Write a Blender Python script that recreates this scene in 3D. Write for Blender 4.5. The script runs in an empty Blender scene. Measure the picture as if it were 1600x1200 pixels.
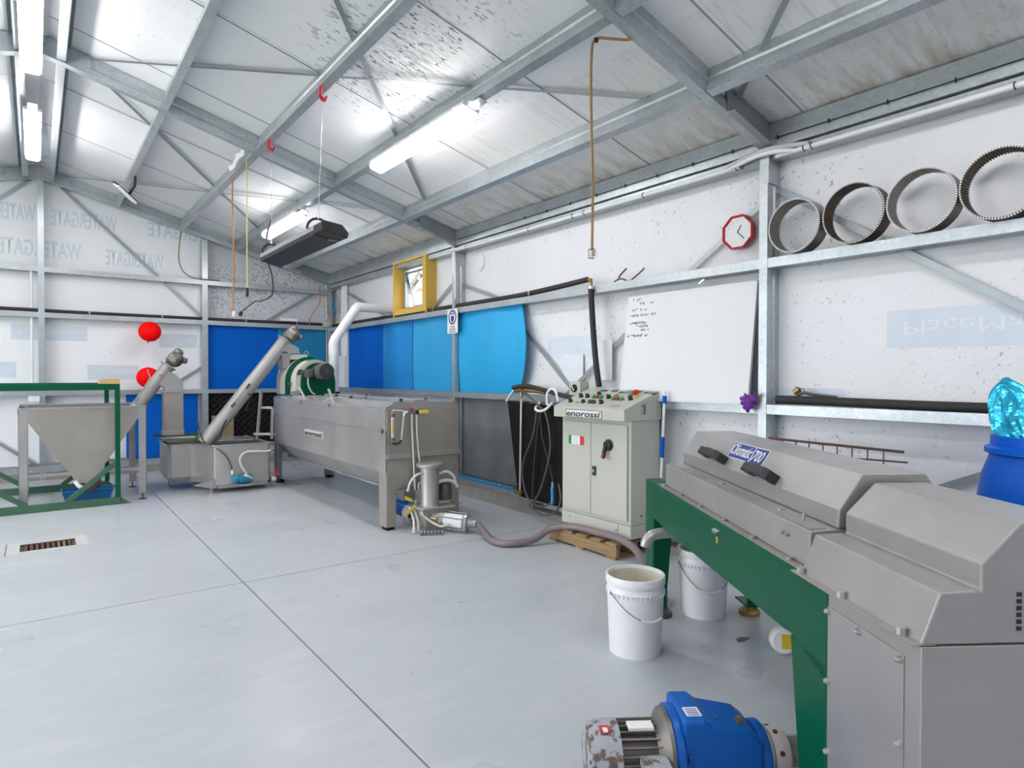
import bpy, math, random
from mathutils import Vector, Matrix
random.seed(7)
PI = math.pi
sc = bpy.context.scene
COL = sc.collection
# ------------------------------------------------------------------ camera, world, exposure
cam_d = bpy.data.cameras.new('camera'); cam = bpy.data.objects.new('camera', cam_d); COL.objects.link(cam)
YAW, PITCH, ROLL = math.radians(36.942), math.radians(-0.785), math.radians(0.096)
fw = Vector((math.sin(YAW) * math.cos(PITCH), math.cos(YAW) * math.cos(PITCH), math.sin(PITCH)))
rt = Vector((math.cos(YAW), -math.sin(YAW), 0)); up = rt.cross(fw)
r2 = rt * math.cos(ROLL) + up * math.sin(ROLL); u2 = up * math.cos(ROLL) - rt * math.sin(ROLL)
cm = Matrix((r2, u2, -fw)).transposed().to_4x4(); cm.translation = Vector((0, 0, 1.4))
cam.matrix_world = cm
cam_d.sensor_width = 36; cam_d.lens = 36 * 990.44 / 1600; cam_d.clip_start = 0.05; cam_d.clip_end = 200
sc.camera = cam
w = bpy.data.worlds.new('world'); sc.world = w; w.use_nodes = True
bgn = w.node_tree.nodes['Background']
bgn.inputs[0].default_value = (0.93, 0.945, 1.0, 1); bgn.inputs[1].default_value = 4.5
sc.view_settings.view_transform = 'Standard'
try: sc.view_settings.look = 'None'
except Exception: pass
sc.view_settings.exposure = 0.55; sc.view_settings.gamma = 1.0; sc.view_settings.use_curve_mapping = False
sc.cycles.use_denoising = True
sc.cycles.max_bounces = 10; sc.cycles.diffuse_bounces = 6; sc.cycles.glossy_bounces = 4
LAMP = 24.0          # emission of the LED battens' diffusers
# ------------------------------------------------------------------ materials
def nt(name):
    m = bpy.data.materials.new(name); m.use_nodes = True
    t = m.node_tree; return m, t, t.nodes['Principled BSDF']
def node(t, typ, **kw):
    n = t.nodes.new(typ)
    for k, v in kw.items():
        if k in n.inputs: n.inputs[k].default_value = v
        else: setattr(n, k, v)
    return n
def coords(t, scale=(1, 1, 1)):
    tc = t.nodes.new('ShaderNodeTexCoord'); mp = t.nodes.new('ShaderNodeMapping')
    mp.inputs['Scale'].default_value = scale
    t.links.new(tc.outputs['Object'], mp.inputs['Vector']); return mp.outputs['Vector']
def ramp(t, src, stops):
    r = t.nodes.new('ShaderNodeValToRGB'); e = r.color_ramp.elements
    while len(e) < len(stops): e.new(0.5)
    for el, (p, c) in zip(e, stops): el.position = p; el.color = (c, c, c, 1) if isinstance(c, (int, float)) else (*c, 1)
    t.links.new(src, r.inputs[0]); return r.outputs[0]
def mix(t, fac, a, b, mode='MIX'):
    n = t.nodes.new('ShaderNodeMix'); n.data_type = 'RGBA'; n.blend_type = mode
    for i, v in ((0, fac), (6, a), (7, b)):
        if isinstance(v, (tuple, list)): n.inputs[i].default_value = (*v, 1) if len(v) == 3 else v
        elif isinstance(v, (int, float)): n.inputs[i].default_value = v
        else: t.links.new(v, n.inputs[i])
    return n.outputs[2]
def noise(t, vec, scale, detail=3, rough=.5):
    n = node(t, 'ShaderNodeTexNoise'); n.inputs['Scale'].default_value = scale; n.inputs['Detail'].default_value = detail
    n.inputs['Roughness'].default_value = rough; t.links.new(vec, n.inputs['Vector']); return n.outputs['Fac']
def bump(t, b, h, strength, dist=.01):
    n = t.nodes.new('ShaderNodeBump'); n.inputs['Strength'].default_value = strength; n.inputs['Distance'].default_value = dist
    t.links.new(h, n.inputs['Height']); t.links.new(n.outputs[0], b.inputs['Normal'])
def plain(name, c, rough=.5, metal=0., var=.08, nscale=6., spec=None, coat=0.):
    m, t, b = nt(name); v = coords(t)
    f = ramp(t, noise(t, v, nscale, 4), [(.3, 1 - var), (.7, 1 + 0 * var)])
    col = mix(t, 1.0, c, f, 'MULTIPLY'); t.links.new(col, b.inputs['Base Color'])
    b.inputs['Roughness'].default_value = rough; b.inputs['Metallic'].default_value = metal
    if spec is not None: b.inputs['Specular IOR Level'].default_value = spec
    if coat: b.inputs['Coat Weight'].default_value = coat; b.inputs['Coat Roughness'].default_value = .1
    return m
def film_mat(name, base, speck, streak=None, mould=False, wr=.25):
    m, t, b = nt(name); v = coords(t)
    soft = ramp(t, noise(t, v, 1.3, 4), [(.3, .93), (.7, 1.0)])
    col = mix(t, 1.0, base, soft, 'MULTIPLY')
    dots = ramp(t, noise(t, v, 33, 2, .55), [(.70 - speck, 0.0), (.74 - speck, 1.0)])
    patch = ramp(t, noise(t, v, .9, 3), [(.42, 0.0), (.62, 1.0)])
    d = mix(t, 1.0, dots, patch, 'MULTIPLY')
    col = mix(t, mix(t, 1.0, d, (.6, .6, .6), 'MULTIPLY'), col, (.16, .15, .14))
    if streak:
        sv = coords(t, streak)
        s = ramp(t, noise(t, sv, 9, 5, .6), [(.52, 0.0), (.72, .30)])
        col = mix(t, s, col, (.40, .36, .31))
    if mould:                                   # one grey mould bloom on the roof film, fixed where it grew
        tc = t.nodes.new('ShaderNodeTexCoord'); mp = t.nodes.new('ShaderNodeMapping')
        mp.inputs['Location'].default_value = (-2.12, -4.0, -3.6); mp.vector_type = 'POINT'
        t.links.new(tc.outputs['Object'], mp.inputs['Vector'])
        mp2 = t.nodes.new('ShaderNodeMapping'); mp2.inputs['Scale'].default_value = (1.25, .80, .5); t.links.new(mp.outputs[0], mp2.inputs['Vector'])
        ln = t.nodes.new('ShaderNodeVectorMath'); ln.operation = 'LENGTH'; t.links.new(mp2.outputs[0], ln.inputs[0])
        msk = ramp(t, ln.outputs['Value'], [(.45, 1.0), (1.0, 0.0)])
        core = ramp(t, ln.outputs['Value'], [(.0, 1.0), (.62, 0.0)])
        spots = ramp(t, noise(t, coords(t, (.6, 1.25, .6)), 30, 2, .5), [(.585, 0.0), (.615, 1.0)])
        spots = mix(t, 1.0, spots, ramp(t, noise(t, v, 4, 2), [(.40, 0.0), (.55, 1.0)]), 'MULTIPLY')
        haze = mix(t, 1.0, ramp(t, noise(t, coords(t, (1, 4, 1)), 9, 5, .65), [(.42, 0.0), (.70, .9)]), core, 'MULTIPLY')
        both = mix(t, .5, spots, haze, 'LIGHTEN')
        both = mix(t, 1.0, spots, haze, 'SCREEN')
        k = mix(t, 1.0, both, msk, 'MULTIPLY')
        col = mix(t, mix(t, 1.0, k, (.88, .88, .88), 'MULTIPLY'), col, (.15, .135, .12))
    if streak:                                   # brown water stains where the roof meets the eave
        tc = t.nodes.new('ShaderNodeTexCoord'); sx = t.nodes.new('ShaderNodeSeparateXYZ'); t.links.new(tc.outputs['Object'], sx.inputs[0])
        mr = t.nodes.new('ShaderNodeMapRange'); mr.inputs[1].default_value = 3.45; mr.inputs[2].default_value = 4.1; t.links.new(sx.outputs[0], mr.inputs[0])
        e = mix(t, 1.0, mr.outputs[0], ramp(t, noise(t, coords(t, (.8, 2.2, .8)), 4, 5, .6), [(.42, 0.0), (.66, .75)]), 'MULTIPLY')
        col = mix(t, e, col, (.36, .25, .15))
    t.links.new(col, b.inputs['Base Color'])
    b.inputs['Roughness'].default_value = .42
    bump(t, b, noise(t, coords(t, (1, 1.3, 1)), 3.2, 5, .62), wr, .03)
    return m
def galv_mat():
    m, t, b = nt('galvanised_steel'); v = coords(t)
    vo = node(t, 'ShaderNodeTexVoronoi'); vo.inputs['Scale'].default_value = 55; t.links.new(v, vo.inputs['Vector'])
    f = ramp(t, vo.outputs['Color'], [(.0, .80), (1.0, 1.0)])
    col = mix(t, 1.0, (.545, .60, .63), f, 'MULTIPLY')
    st = ramp(t, noise(t, v, 4, 4), [(.35, .86), (.65, 1.0)])
    col = mix(t, 1.0, col, st, 'MULTIPLY'); t.links.new(col, b.inputs['Base Color'])
    b.inputs['Metallic'].default_value = .62; b.inputs['Roughness'].default_value = .36
    return m
def steel_mat(name, c, rough, stretch, bstr=.04):
    m, t, b = nt(name)
    f = ramp(t, noise(t, coords(t, stretch), 14, 4, .6), [(.3, .95), (.7, 1.0)])
    g = ramp(t, noise(t, coords(t), 2.2, 4), [(.3, .84), (.7, 1.0)])
    col = mix(t, 1.0, mix(t, 1.0, c, f, 'MULTIPLY'), g, 'MULTIPLY'); t.links.new(col, b.inputs['Base Color'])
    b.inputs['Metallic'].default_value = .5
    rr = ramp(t, noise(t, coords(t), 3, 4), [(.3, rough - .06), (.7, rough + .08)]); t.links.new(rr, b.inputs['Roughness'])
    bump(t, b, noise(t, coords(t, stretch), 40, 2), bstr, .002)
    return m
def floor_mat():
    m, t, b = nt('painted_concrete'); v = coords(t)
    f = ramp(t, noise(t, v, .8, 5), [(.3, .90), (.7, 1.0)])
    col = mix(t, 1.0, (.47, .505, .53), f, 'MULTIPLY')
    sw = ramp(t, noise(t, coords(t, (.6, 2.4, 1)), 3.5, 5, .65), [(.45, 0.0), (.75, .35)])
    col = mix(t, sw, col, (.57, .59, .605))
    chips = ramp(t, noise(t, v, 26, 4, .6), [(.70, 0.0), (.715, 1.0)])
    pt = ramp(t, noise(t, v, 1.1, 2), [(.46, 0.0), (.56, 1.0)])
    col = mix(t, mix(t, 1.0, chips, pt, 'MULTIPLY'), col, (.20, .19, .17))
    specks = ramp(t, noise(t, v, 60, 2, .5), [(.735, 0.0), (.75, .7)])
    col = mix(t, specks, col, (.25, .25, .25))
    t.links.new(col, b.inputs['Base Color'])
    rr = ramp(t, noise(t, v, 2.0, 4), [(.3, .26), (.7, .46)]); t.links.new(rr, b.inputs['Roughness'])
    b.inputs['Specular IOR Level'].default_value = .4
    bump(t, b, noise(t, v, 18, 4), .06, .003)
    return m
def wood_mat(name, c1, c2, stretch):
    m, t, b = nt(name)
    f = noise(t, coords(t, stretch), 7, 5, .6)
    col = mix(t, ramp(t, f, [(.3, 0.0), (.7, 1.0)]), c1, c2); t.links.new(col, b.inputs['Base Color'])
    b.inputs['Roughness'].default_value = .65; bump(t, b, f, .15, .004); return m
def emit_mat(name, c, s):
    m, t, b = nt(name); b.inputs['Base Color'].default_value = (*c, 1)
    b.inputs['Emission Color'].default_value = (*c, 1); b.inputs['Emission Strength'].default_value = s; return m
def glass_mat(name, c=(1, 1, 1), rough=0.0, alpha=None):
    m, t, b = nt(name); b.inputs['Base Color'].default_value = (*c, 1); b.inputs['Transmission Weight'].default_value = 1
    b.inputs['Roughness'].default_value = rough; b.inputs['IOR'].default_value = 1.45; return m
M = {}
M['film'] = film_mat('wall_film', (.79, .805, .83), .0)
M['film_gable'] = film_mat('gable_film', (.86, .88, .905), .0, wr=.2)
M['film_spotted'] = film_mat('spotted_film', (.66, .68, .71), .155, wr=.35)
M['film_specked'] = film_mat('specked_film', (.77, .785, .81), .045, wr=.5)
M['roof_film'] = film_mat('roof_film', (.88, .885, .895), .0, mould=True, wr=.12)
M['roof_film_stained'] = film_mat('roof_film_stained', (.86, .85, .84), .03, streak=(.35, 3.5, .35), wr=.12)
M['galv'] = galv_mat()
M['galv_dark'] = plain('galvanised_flashing', (.34, .38, .40), .4, .55)
M['floor'] = floor_mat()
M['joint'] = plain('joint_dirt', (.05, .05, .05), .9)
M['concrete'] = plain('bare_concrete', (.30, .29, .275), .85, 0, .2, 9)
M['patch'] = plain('grout_patch', (.53, .55, .555), .7, 0, .12, 20)
M['steel'] = steel_mat('brushed_stainless', (.415, .405, .395), .42, (1, 1, 12))
M['steel_h'] = steel_mat('rolled_stainless', (.45, .44, .43), .42, (8, 1, 1))
M['steel_dull'] = steel_mat('dull_stainless', (.40, .375, .34), .5, (2, 2, 2), .03)
M['steel_bright'] = steel_mat('polished_stainless', (.50, .50, .50), .2, (2, 2, 2), .01)
M['iron'] = plain('cast_metal', (.15, .14, .13), .5, .5, .4, 14)
M['iron_light'] = plain('cast_alloy', (.23, .215, .195), .45, .6, .4, 12)
M['green'] = plain('green_enamel', (.0, .09, .042), .35, 0, .15, 3, spec=.2)
M['green_bright'] = plain('bright_green_enamel', (.02, .38, .10), .3, 0, .1, 4, coat=.3)
M['green_dull'] = plain('dull_green_paint', (.045, .125, .075), .5, 0, .2, 5)
M['beige'] = plain('beige_enamel', (.50, .515, .445), .42, 0, .05, 2)
M['cream'] = plain('cream_enamel', (.60, .585, .55), .4, 0, .08, 3)
M['black'] = plain('black_plastic', (.016, .016, .017), .45)
M['grey_plastic'] = plain('grey_plastic', (.10, .10, .105), .5)
M['rubber'] = plain('black_rubber', (.016, .0145, .0145), .9, 0, .3, 20, spec=.15)
M['foam_black'] = plain('black_foam', (.012, .012, .013), .95)
M['insulation'] = plain('pipe_insulation', (.030, .027, .027), .7, 0, .25, 16)
M['white'] = plain('white_plastic', (.82, .83, .83), .35, 0, .04, 4)
M['pail'] = plain('pail_plastic', (.80, .815, .83), .3, 0, .07, 3)
M['pail_in'] = plain('pail_inside', (.70, .66, .55), .45, 0, .2, 8)
M['offwhite_hose'] = plain('offwhite_hose', (.62, .61, .56), .4)
M['mat_dark'] = plain('dark_blue_foam', (.0, .115, .54), .8, 0, .06, 2, spec=.15)
M['mat_mid'] = plain('mid_blue_foam', (.006, .24, .62), .6, 0, .08, 2)
M['mat_light'] = plain('light_blue_foam', (.02, .34, .66), .6, 0, .08, 2)
M['mat_cyan'] = plain('cyan_foam', (.012, .38, .74), .6, 0, .07, 2)
M['mat_teal'] = plain('teal_foam', (.006, .21, .42), .5, 0, .05, 2)
M['grey_board'] = plain('grey_board', (.25, .265, .28), .6, 0, .3, 3)
M['red'] = plain('red_latex', (.98, .0, .0), .6, 0, .0, 2, spec=.15)
M['red_paint'] = plain('red_plastic', (.55, .015, .03), .35)
M['blue_machine'] = plain('blue_enamel', (.0, .095, .42), .35, 0, .12, 5, spec=.3)
M['blue_plastic'] = plain('blue_plastic', (.0, .10, .56), .4, 0, .06, 2, spec=.2)
M['blue_tray'] = plain('blue_tray_plastic', (.006, .13, .38), .4)
M['blue_pipe'] = plain('blue_pvc', (.02, .26, .52), .35)
M['teal_paint'] = plain('teal_enamel', (.015, .22, .34), .4, 0, .2, 10)
M['yellow'] = plain('yellow_plastic', (.75, .56, .02), .4)
M['orange'] = plain('orange_cable', (.55, .19, .02), .45)
M['yellow_cord'] = plain('yellow_cable', (.72, .62, .16), .45)
M['purple'] = plain('purple_nitrile', (.16, .02, .34), .4, 0, .2, 12)
M['pine'] = wood_mat('pine_boards', (.50, .33, .13), (.60, .42, .19), (1, 1, 6))
M['ply'] = wood_mat('golden_ply', (.60, .36, .05), (.66, .44, .09), (3, 1, 1))
M['pallet'] = wood_mat('pallet_timber', (.20, .13, .06), (.34, .235, .11), (8, 1, 8))
M['cardboard'] = wood_mat('brown_board', (.28, .20, .12), (.34, .25, .15), (2, 2, 1))
M['brass'] = plain('brass', (.42, .28, .10), .4, .8)
M['hose_purple'] = plain('suction_hose_pvc', (.205, .165, .168), .33, 0, .1, 8, coat=.2)
M['hose_grey'] = plain('clear_grey_hose', (.085, .085, .088), .4)
M['lamp'] = emit_mat('lit_diffuser', (1.0, .965, .97), LAMP)
M['lamp_body'] = plain('lamp_housing', (.75, .76, .77), .4)
M['silver'] = plain('silver_tape', (.65, .66, .67), .25, .8)
M['board_white'] = plain('whiteboard_enamel', (.72, .75, .76), .3, 0, .02, 2)
M['ink'] = plain('dark_ink', (.04, .04, .05), .7)
M['print_blue'] = plain('pale_blue_print', (.64, .715, .80), .45, 0, .06, 6)
M['print_white'] = plain('pale_print', (.73, .79, .84), .45, 0, .06, 6)
M['navy'] = plain('navy_print', (.015, .03, .25), .4)
M['paper'] = plain('paper', (.78, .79, .80), .7, 0, .03, 4)
M['sticker_red'] = plain('sticker_red', (.65, .03, .03), .5)
M['sticker_green'] = plain('sticker_green', (.01, .28, .07), .5)
M['foil'] = plain('blue_foil', (.04, .52, .76), .2, .7, .1, 5)
M['screen'] = plain('sieve_rust', (.13, .09, .06), .5, .4, .4, 10)
M['screen_grey'] = plain('sieve_steel', (.25, .225, .19), .42, .6, .3, 10)
M['glass'] = glass_mat('window_glass')
M['clear'] = glass_mat('clear_plastic', (.95, .95, .9), .05)
M['leaf'] = plain('red_leaves', (.72, .34, .28), .6, 0, .3, 6)
M['bark'] = plain('bark', (.20, .14, .10), .9)
M['weatherboard'] = plain('pale_cladding', (.75, .74, .70), .6)
M['grass'] = plain('grass_ground', (.30, .34, .20), .95, 0, .3, 2)
M['lcd'] = plain('display_glass', (.22, .26, .29), .15)
M['sheath'] = plain('grey_conduit', (.55, .56, .57), .4)
M['rust'] = plain('rusty_paint', (.13, .07, .05), .7, .2, .4, 18)
M['brown_cable'] = plain('brown_cable', (.30, .17, .045), .5)
M['worn_grey'] = None
def worn():
    m, t, b = nt('worn_grey_paint'); v = coords(t)
    k = ramp(t, noise(t, v, 22, 5, .65), [(.50, 0.0), (.56, 1.0)])
    t.links.new(mix(t, k, (.33, .36, .39), (.12, .085, .07)), b.inputs['Base Color'])
    b.inputs['Roughness'].default_value = .5; return m
M['worn_grey'] = worn()
# ------------------------------------------------------------------ mesh building
class MB:
    """collects shapes (local coordinates, T takes them to world) and links them as ONE mesh object"""
    def __init__(s, T=None): s.v = []; s.f = []; s.sm = []; s.T = T
    def add(s, vs, fs, smooth=False):
        k = len(s.v); s.v += [Vector(p) for p in vs]
        for f in fs: s.f.append(tuple(i + k for i in f)); s.sm.append(smooth)
        return s
    def box(s, x0, x1, y0, y1, z0, z1):
        return s.add([(x0, y0, z0), (x1, y0, z0), (x1, y1, z0), (x0, y1, z0), (x0, y0, z1), (x1, y0, z1), (x1, y1, z1), (x0, y1, z1)],
                     [(0, 3, 2, 1), (4, 5, 6, 7), (0, 1, 5, 4), (1, 2, 6, 5), (2, 3, 7, 6), (3, 0, 4, 7)])
    def prism(s, poly, ax, a, b):
        n = len(poly)
        def P(p, t): return (t, p[0], p[1]) if ax == 'x' else (p[0], t, p[1]) if ax == 'y' else (p[0], p[1], t)
        vs = [P(p, a) for p in poly] + [P(p, b) for p in poly]
        fs = [tuple(range(n))[::-1], tuple(range(n, 2 * n))] + [(i, (i + 1) % n, (i + 1) % n + n, i + n) for i in range(n)]
        return s.add(vs, fs)
    def quad(s, a, b, c, d, th):
        a, b, c, d = map(Vector, (a, b, c, d)); n = (b - a).cross(d - a).normalized() * th
        return s.add([a, b, c, d, a + n, b + n, c + n, d + n], [(0, 3, 2, 1), (4, 5, 6, 7), (0, 1, 5, 4), (1, 2, 6, 5), (2, 3, 7, 6), (3, 0, 4, 7)])
    def poly(s, pts, off):
        """flat polygon pts given thickness along vector off"""
        n = len(pts); off = Vector(off); vs = [Vector(p) for p in pts] + [Vector(p) + off for p in pts]
        return s.add(vs, [tuple(range(n))[::-1], tuple(range(n, 2 * n))] + [(i, (i + 1) % n, (i + 1) % n + n, i + n) for i in range(n)])
    def sweep(s, p0, p1, side, upv, prof):
        """closed profile [(side, up)] swept p0 -> p1"""
        p0, p1, side, upv = map(Vector, (p0, p1, side, upv)); n = len(prof)
        vs = [p0 + side * a + upv * b for a, b in prof] + [p1 + side * a + upv * b for a, b in prof]
        return s.add(vs, [tuple(range(n))[::-1], tuple(range(n, 2 * n))] + [(i, (i + 1) % n, (i + 1) % n + n, i + n) for i in range(n)])
    def bar(s, p0, p1, wd, ht, upv=(0, 0, 1)):
        p0, p1 = Vector(p0), Vector(p1); d = (p1 - p0).normalized(); upv = Vector(upv)
        sd = d.cross(upv).normalized(); u = sd.cross(d).normalized()
        a, b = wd / 2, ht / 2
        return s.sweep(p0, p1, sd, u, [(-a, -b), (a, -b), (a, b), (-a, b)])
    def tube(s, pts, r, n=10, cap=True, closed=False):
        pts = [Vector(p) for p in pts]; m = len(pts); vs = []; fs = []
        rr = r if isinstance(r, (list, tuple)) else [r] * m
        ref = None
        for i, p in enumerate(pts):
            if closed: t = (pts[(i + 1) % m] - pts[i - 1]).normalized()
            else: t = (pts[min(i + 1, m - 1)] - pts[max(i - 1, 0)]).normalized()
            if ref is None:
                ref = Vector((0, 0, 1)) if abs(t.z) < .9 else Vector((1, 0, 0))
            a = (ref - t * ref.dot(t)).normalized(); ref = a; b = t.cross(a)
            for k in range(n):
                an = 2 * PI * k / n; vs.append(p + (a * math.cos(an) + b * math.sin(an)) * rr[i])
        for i in range(m if closed else m - 1):
            j = (i + 1) % m
            for k in range(n): fs.append((i * n + k, i * n + (k + 1) % n, j * n + (k + 1) % n, j * n + k))
        s.add(vs, fs, True)
        if cap and not closed:
            s.add(vs[:n], [tuple(range(n))[::-1]]); s.add(vs[-n:], [tuple(range(n))])
        return s
    def lathe(s, prof, o, axis=(0, 0, 1), n=28):
        """profile [(r, h)] turned round axis through o"""
        o = Vector(o); ax = Vector(axis).normalized(); ref = Vector((0, 0, 1)) if abs(ax.z) < .9 else Vector((1, 0, 0))
        a = (ref - ax * ref.dot(ax)).normalized(); b = ax.cross(a); vs = []; fs = []
        for r, h in prof:
            for k in range(n):
                an = 2 * PI * k / n; vs.append(o + ax * h + (a * math.cos(an) + b * math.sin(an)) * max(r, 1e-5))
        for i in range(len(prof) - 1):
            for k in range(n): fs.append((i * n + k, i * n + (k + 1) % n, (i + 1) * n + (k + 1) % n, (i + 1) * n + k))
        return s.add(vs, fs, True)
    def cyl(s, o, axis, r, h, n=20): return s.lathe([(0, 0), (r, 0), (r, h), (0, h)], o, axis, n)
    def ball(s, c, rx, ry=None, rz=None, n=16, m=10):
        ry = rx if ry is None else ry; rz = rx if rz is None else rz; vs = []; fs = []
        for i in range(m + 1):
            th = PI * i / m
            for k in range(n):
                ph = 2 * PI * k / n; vs.append((c[0] + rx * math.sin(th) * math.cos(ph), c[1] + ry * math.sin(th) * math.sin(ph), c[2] + rz * math.cos(th)))
        for i in range(m):
            for k in range(n): fs.append((i * n + k, (i + 1) * n + k, (i + 1) * n + (k + 1) % n, i * n + (k + 1) % n))
        return s.add(vs, fs, True)
    def grid(s, fn, nu, nv, th):
        """surface fn(u, v) in 0..1 given a thickness vector th"""
        th = Vector(th); vs = []; fs = []; N = (nu + 1) * (nv + 1)
        for L in (0, 1):
            for j in range(nv + 1):
                for i in range(nu + 1): vs.append(Vector(fn(i / nu, j / nv)) + th * L)
        w_ = nu + 1
        for j in range(nv):
            for i in range(nu):
                a = j * w_ + i; fs.append((a, a + 1, a + w_ + 1, a + w_)); fs.append((a + N, a + w_ + N, a + w_ + 1 + N, a + 1 + N))
        for i in range(nu):
            fs.append((i, i + N, i + 1 + N, i + 1)); a = nv * w_ + i; fs.append((a, a + 1, a + 1 + N, a + N))
        for j in range(nv):
            a = j * w_; fs.append((a, a + w_, a + w_ + N, a + N)); a = j * w_ + nu; fs.append((a, a + N, a + w_ + N, a + w_))
        return s.add(vs, fs, True)
    def build(s, name, mat, parent=None, bevel=0., seg=2, kind=None):
        vs = [s.T @ p for p in s.v] if s.T is not None else s.v
        me = bpy.data.meshes.new(name); me.from_pydata([tuple(p) for p in vs], [], s.f)
        me.materials.append(M[mat] if isinstance(mat, str) else mat)
        me.polygons.foreach_set('use_smooth', s.sm)
        if any(s.sm): 
            try: me.set_sharp_from_angle(angle=math.radians(38))
            except Exception: pass
        me.update()
        return link(name, me, parent, bevel, seg, kind)
WM = {}
def link(name, me, parent=None, bevel=0., seg=2, kind=None, mw=None):
    o = bpy.data.objects.new(name, me); COL.objects.link(o)
    WM[o.name] = mw.copy() if mw is not None else Matrix.Identity(4)
    if mw is not None: o.matrix_basis = mw
    if parent is not None:
        o.parent = parent; o.matrix_parent_inverse = WM[parent.name].inverted()
    if bevel:
        b = o.modifiers.new('bevel', 'BEVEL'); b.width = bevel; b.segments = seg; b.limit_method = 'ANGLE'; b.angle_limit = math.radians(40)
    if kind: o['kind'] = kind
    return o
def tag(o, label, cat, group=None):
    o['label'] = label; o['category'] = cat
    if group: o['group'] = group
    return o
def thing(name, label, cat, loc, group=None):
    o = bpy.data.objects.new(name, None); COL.objects.link(o); o.location = loc; o.empty_display_size = .1
    WM[o.name] = Matrix.Translation(Vector(loc)); return tag(o, label, cat, group)
def frame(o, xd, yd):
    xd = Vector(xd).normalized(); yd = Vector(yd); yd = (yd - xd * yd.dot(xd)).normalized(); z = xd.cross(yd)
    m = Matrix((xd, yd, z)).transposed().to_4x4(); m.translation = Vector(o); return m
def text(name, body, mat, parent, o, xd, yd, size, width=None, ext=.0008, sx=1., shear=0., align='LEFT', bold=0.):
    """flat lettering as a mesh; width stretches it to that length"""
    c = bpy.data.curves.new(name, 'FONT'); c.body = body; c.size = 1; c.extrude = 0; c.shear = shear; c.offset = bold
    c.resolution_u = 3
    tmp = bpy.data.objects.new(name + '_tmp', c); COL.objects.link(tmp); bpy.context.view_layer.update()
    dg = bpy.context.evaluated_depsgraph_get(); me = bpy.data.meshes.new_from_object(tmp.evaluated_get(dg))
    bpy.data.objects.remove(tmp); bpy.data.curves.remove(c)
    xs = [v.co.x for v in me.vertices]; x0, x1 = min(xs), max(xs)
    kx = (width / (x1 - x0)) if width else size * sx
    T = frame(o, xd, yd)
    for v in me.vertices:
        x = (v.co.x - x0) * kx
        if align == 'CENTER': x -= (x1 - x0) * kx / 2
        v.co = T @ Vector((x, v.co.y * size, ext))
    me.materials.clear(); me.materials.append(M[mat]); return link(name, me, parent)
def arc(c, r, a0, a1, n, ex, ey):
    c, ex, ey = Vector(c), Vector(ex), Vector(ey)
    return [c + ex * r * math.cos(a0 + (a1 - a0) * i / n) + ey * r * math.sin(a0 + (a1 - a0) * i / n) for i in range(n + 1)]
def smooth_path(pts, k=6):
    P = [Vector(p) for p in pts]; out = []
    for i in range(len(P) - 1):
        a, b, c, d = P[max(i - 1, 0)], P[i], P[i + 1], P[min(i + 2, len(P) - 1)]
        for j in range(k):
            t = j / k; out.append(.5 * (2 * b + (c - a) * t + (2 * a - 5 * b + 4 * c - d) * t * t + (3 * b - a - 3 * c + d) * t ** 3))
    out.append(P[-1]); return out
# ------------------------------------------------------------------ the shed
XW, XF, YG, YF, XR, S = 3.96, 4.11, 10.42, 10.57, 0.05, 0.268
ZB0, ZT0 = 3.9999, 4.167
XL = 2 * XR - XF; YD = -5.7
CS = math.cos(math.atan(S)); SN = math.sin(math.atan(S))
def mx(x): return 2 * XR - x if x < XR else x
def zb(x): return ZB0 - S * mx(x)
def zt(x): return ZT0 - S * mx(x)
def sect(wd, dp, k=.004, g=.010, lip=.018):
    a, b, c, d = .385 * dp, .46 * dp, .56 * dp, .635 * dp
    return [(0, 0), (wd, 0), (wd, lip), (wd - k, lip), (wd - k, k), (k, k), (k, a), (k + g, b), (k + g, c), (k, d), (k, dp - k), (wd - k, dp - k), (wd - k, dp - lip), (wd, dp - lip), (wd, dp), (0, dp), (0, d), (g, c), (g, b), (0, a)]
def struct(name, loc=(0, 0, 0)):
    o = bpy.data.objects.new(name, None); COL.objects.link(o); o['kind'] = 'structure'; WM[o.name] = Matrix.Identity(4); return o
# floor: four painted slabs parted by saw cuts over a dark bed; the drain hole is left out of the far-left slab
fl = MB().box(XL, XF, YD, YF, -.16, -.06).build('floor', 'joint'); fl['kind'] = 'structure'
JX, JY, g = 1.113, 4.49, .004
DX0, DX1, DY0, DY1 = -.11, .262, 6.30, 6.57
def slab(*rects):
    m = MB()
    for r in rects: m.box(r[0], r[1], r[2], r[3], -.06, 0)
    m.build('slab', 'floor', fl)
slab((XL, JX - g, YD, JY - g)); slab((JX + g, XF, YD, JY - g)); slab((JX + g, XF, JY + g, YF))
slab((XL, DX0, JY + g, YF), (DX1, JX - g, JY + g, YF), (DX0, DX1, JY + g, DY0), (DX0, DX1, DY1, YF))
# walls (reflective foil underlay on the framing)
def wall_mesh(name, mat, polys, off):
    m = MB()
    for p in polys: m.poly(p, off)
    o = m.build(name, mat); o['kind'] = 'structure'; return o
WY0, WY1, WZ0, WZ1 = 7.20, 7.95, 2.30, 2.88
wr = wall_mesh('wall_right', 'film_specked', [
    [(XF, YD, 0), (XF, WY0, 0), (XF, WY0, 3.2), (XF, YD, 3.2)], [(XF, WY1, 0), (XF, YF, 0), (XF, YF, 3.2), (XF, WY1, 3.2)],
    [(XF, WY0, 0), (XF, WY1, 0), (XF, WY1, WZ0), (XF, WY0, WZ0)], [(XF, WY0, WZ1), (XF, WY1, WZ1), (XF, WY1, 3.2), (XF, WY0, 3.2)]], (.02, 0, 0))
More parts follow.
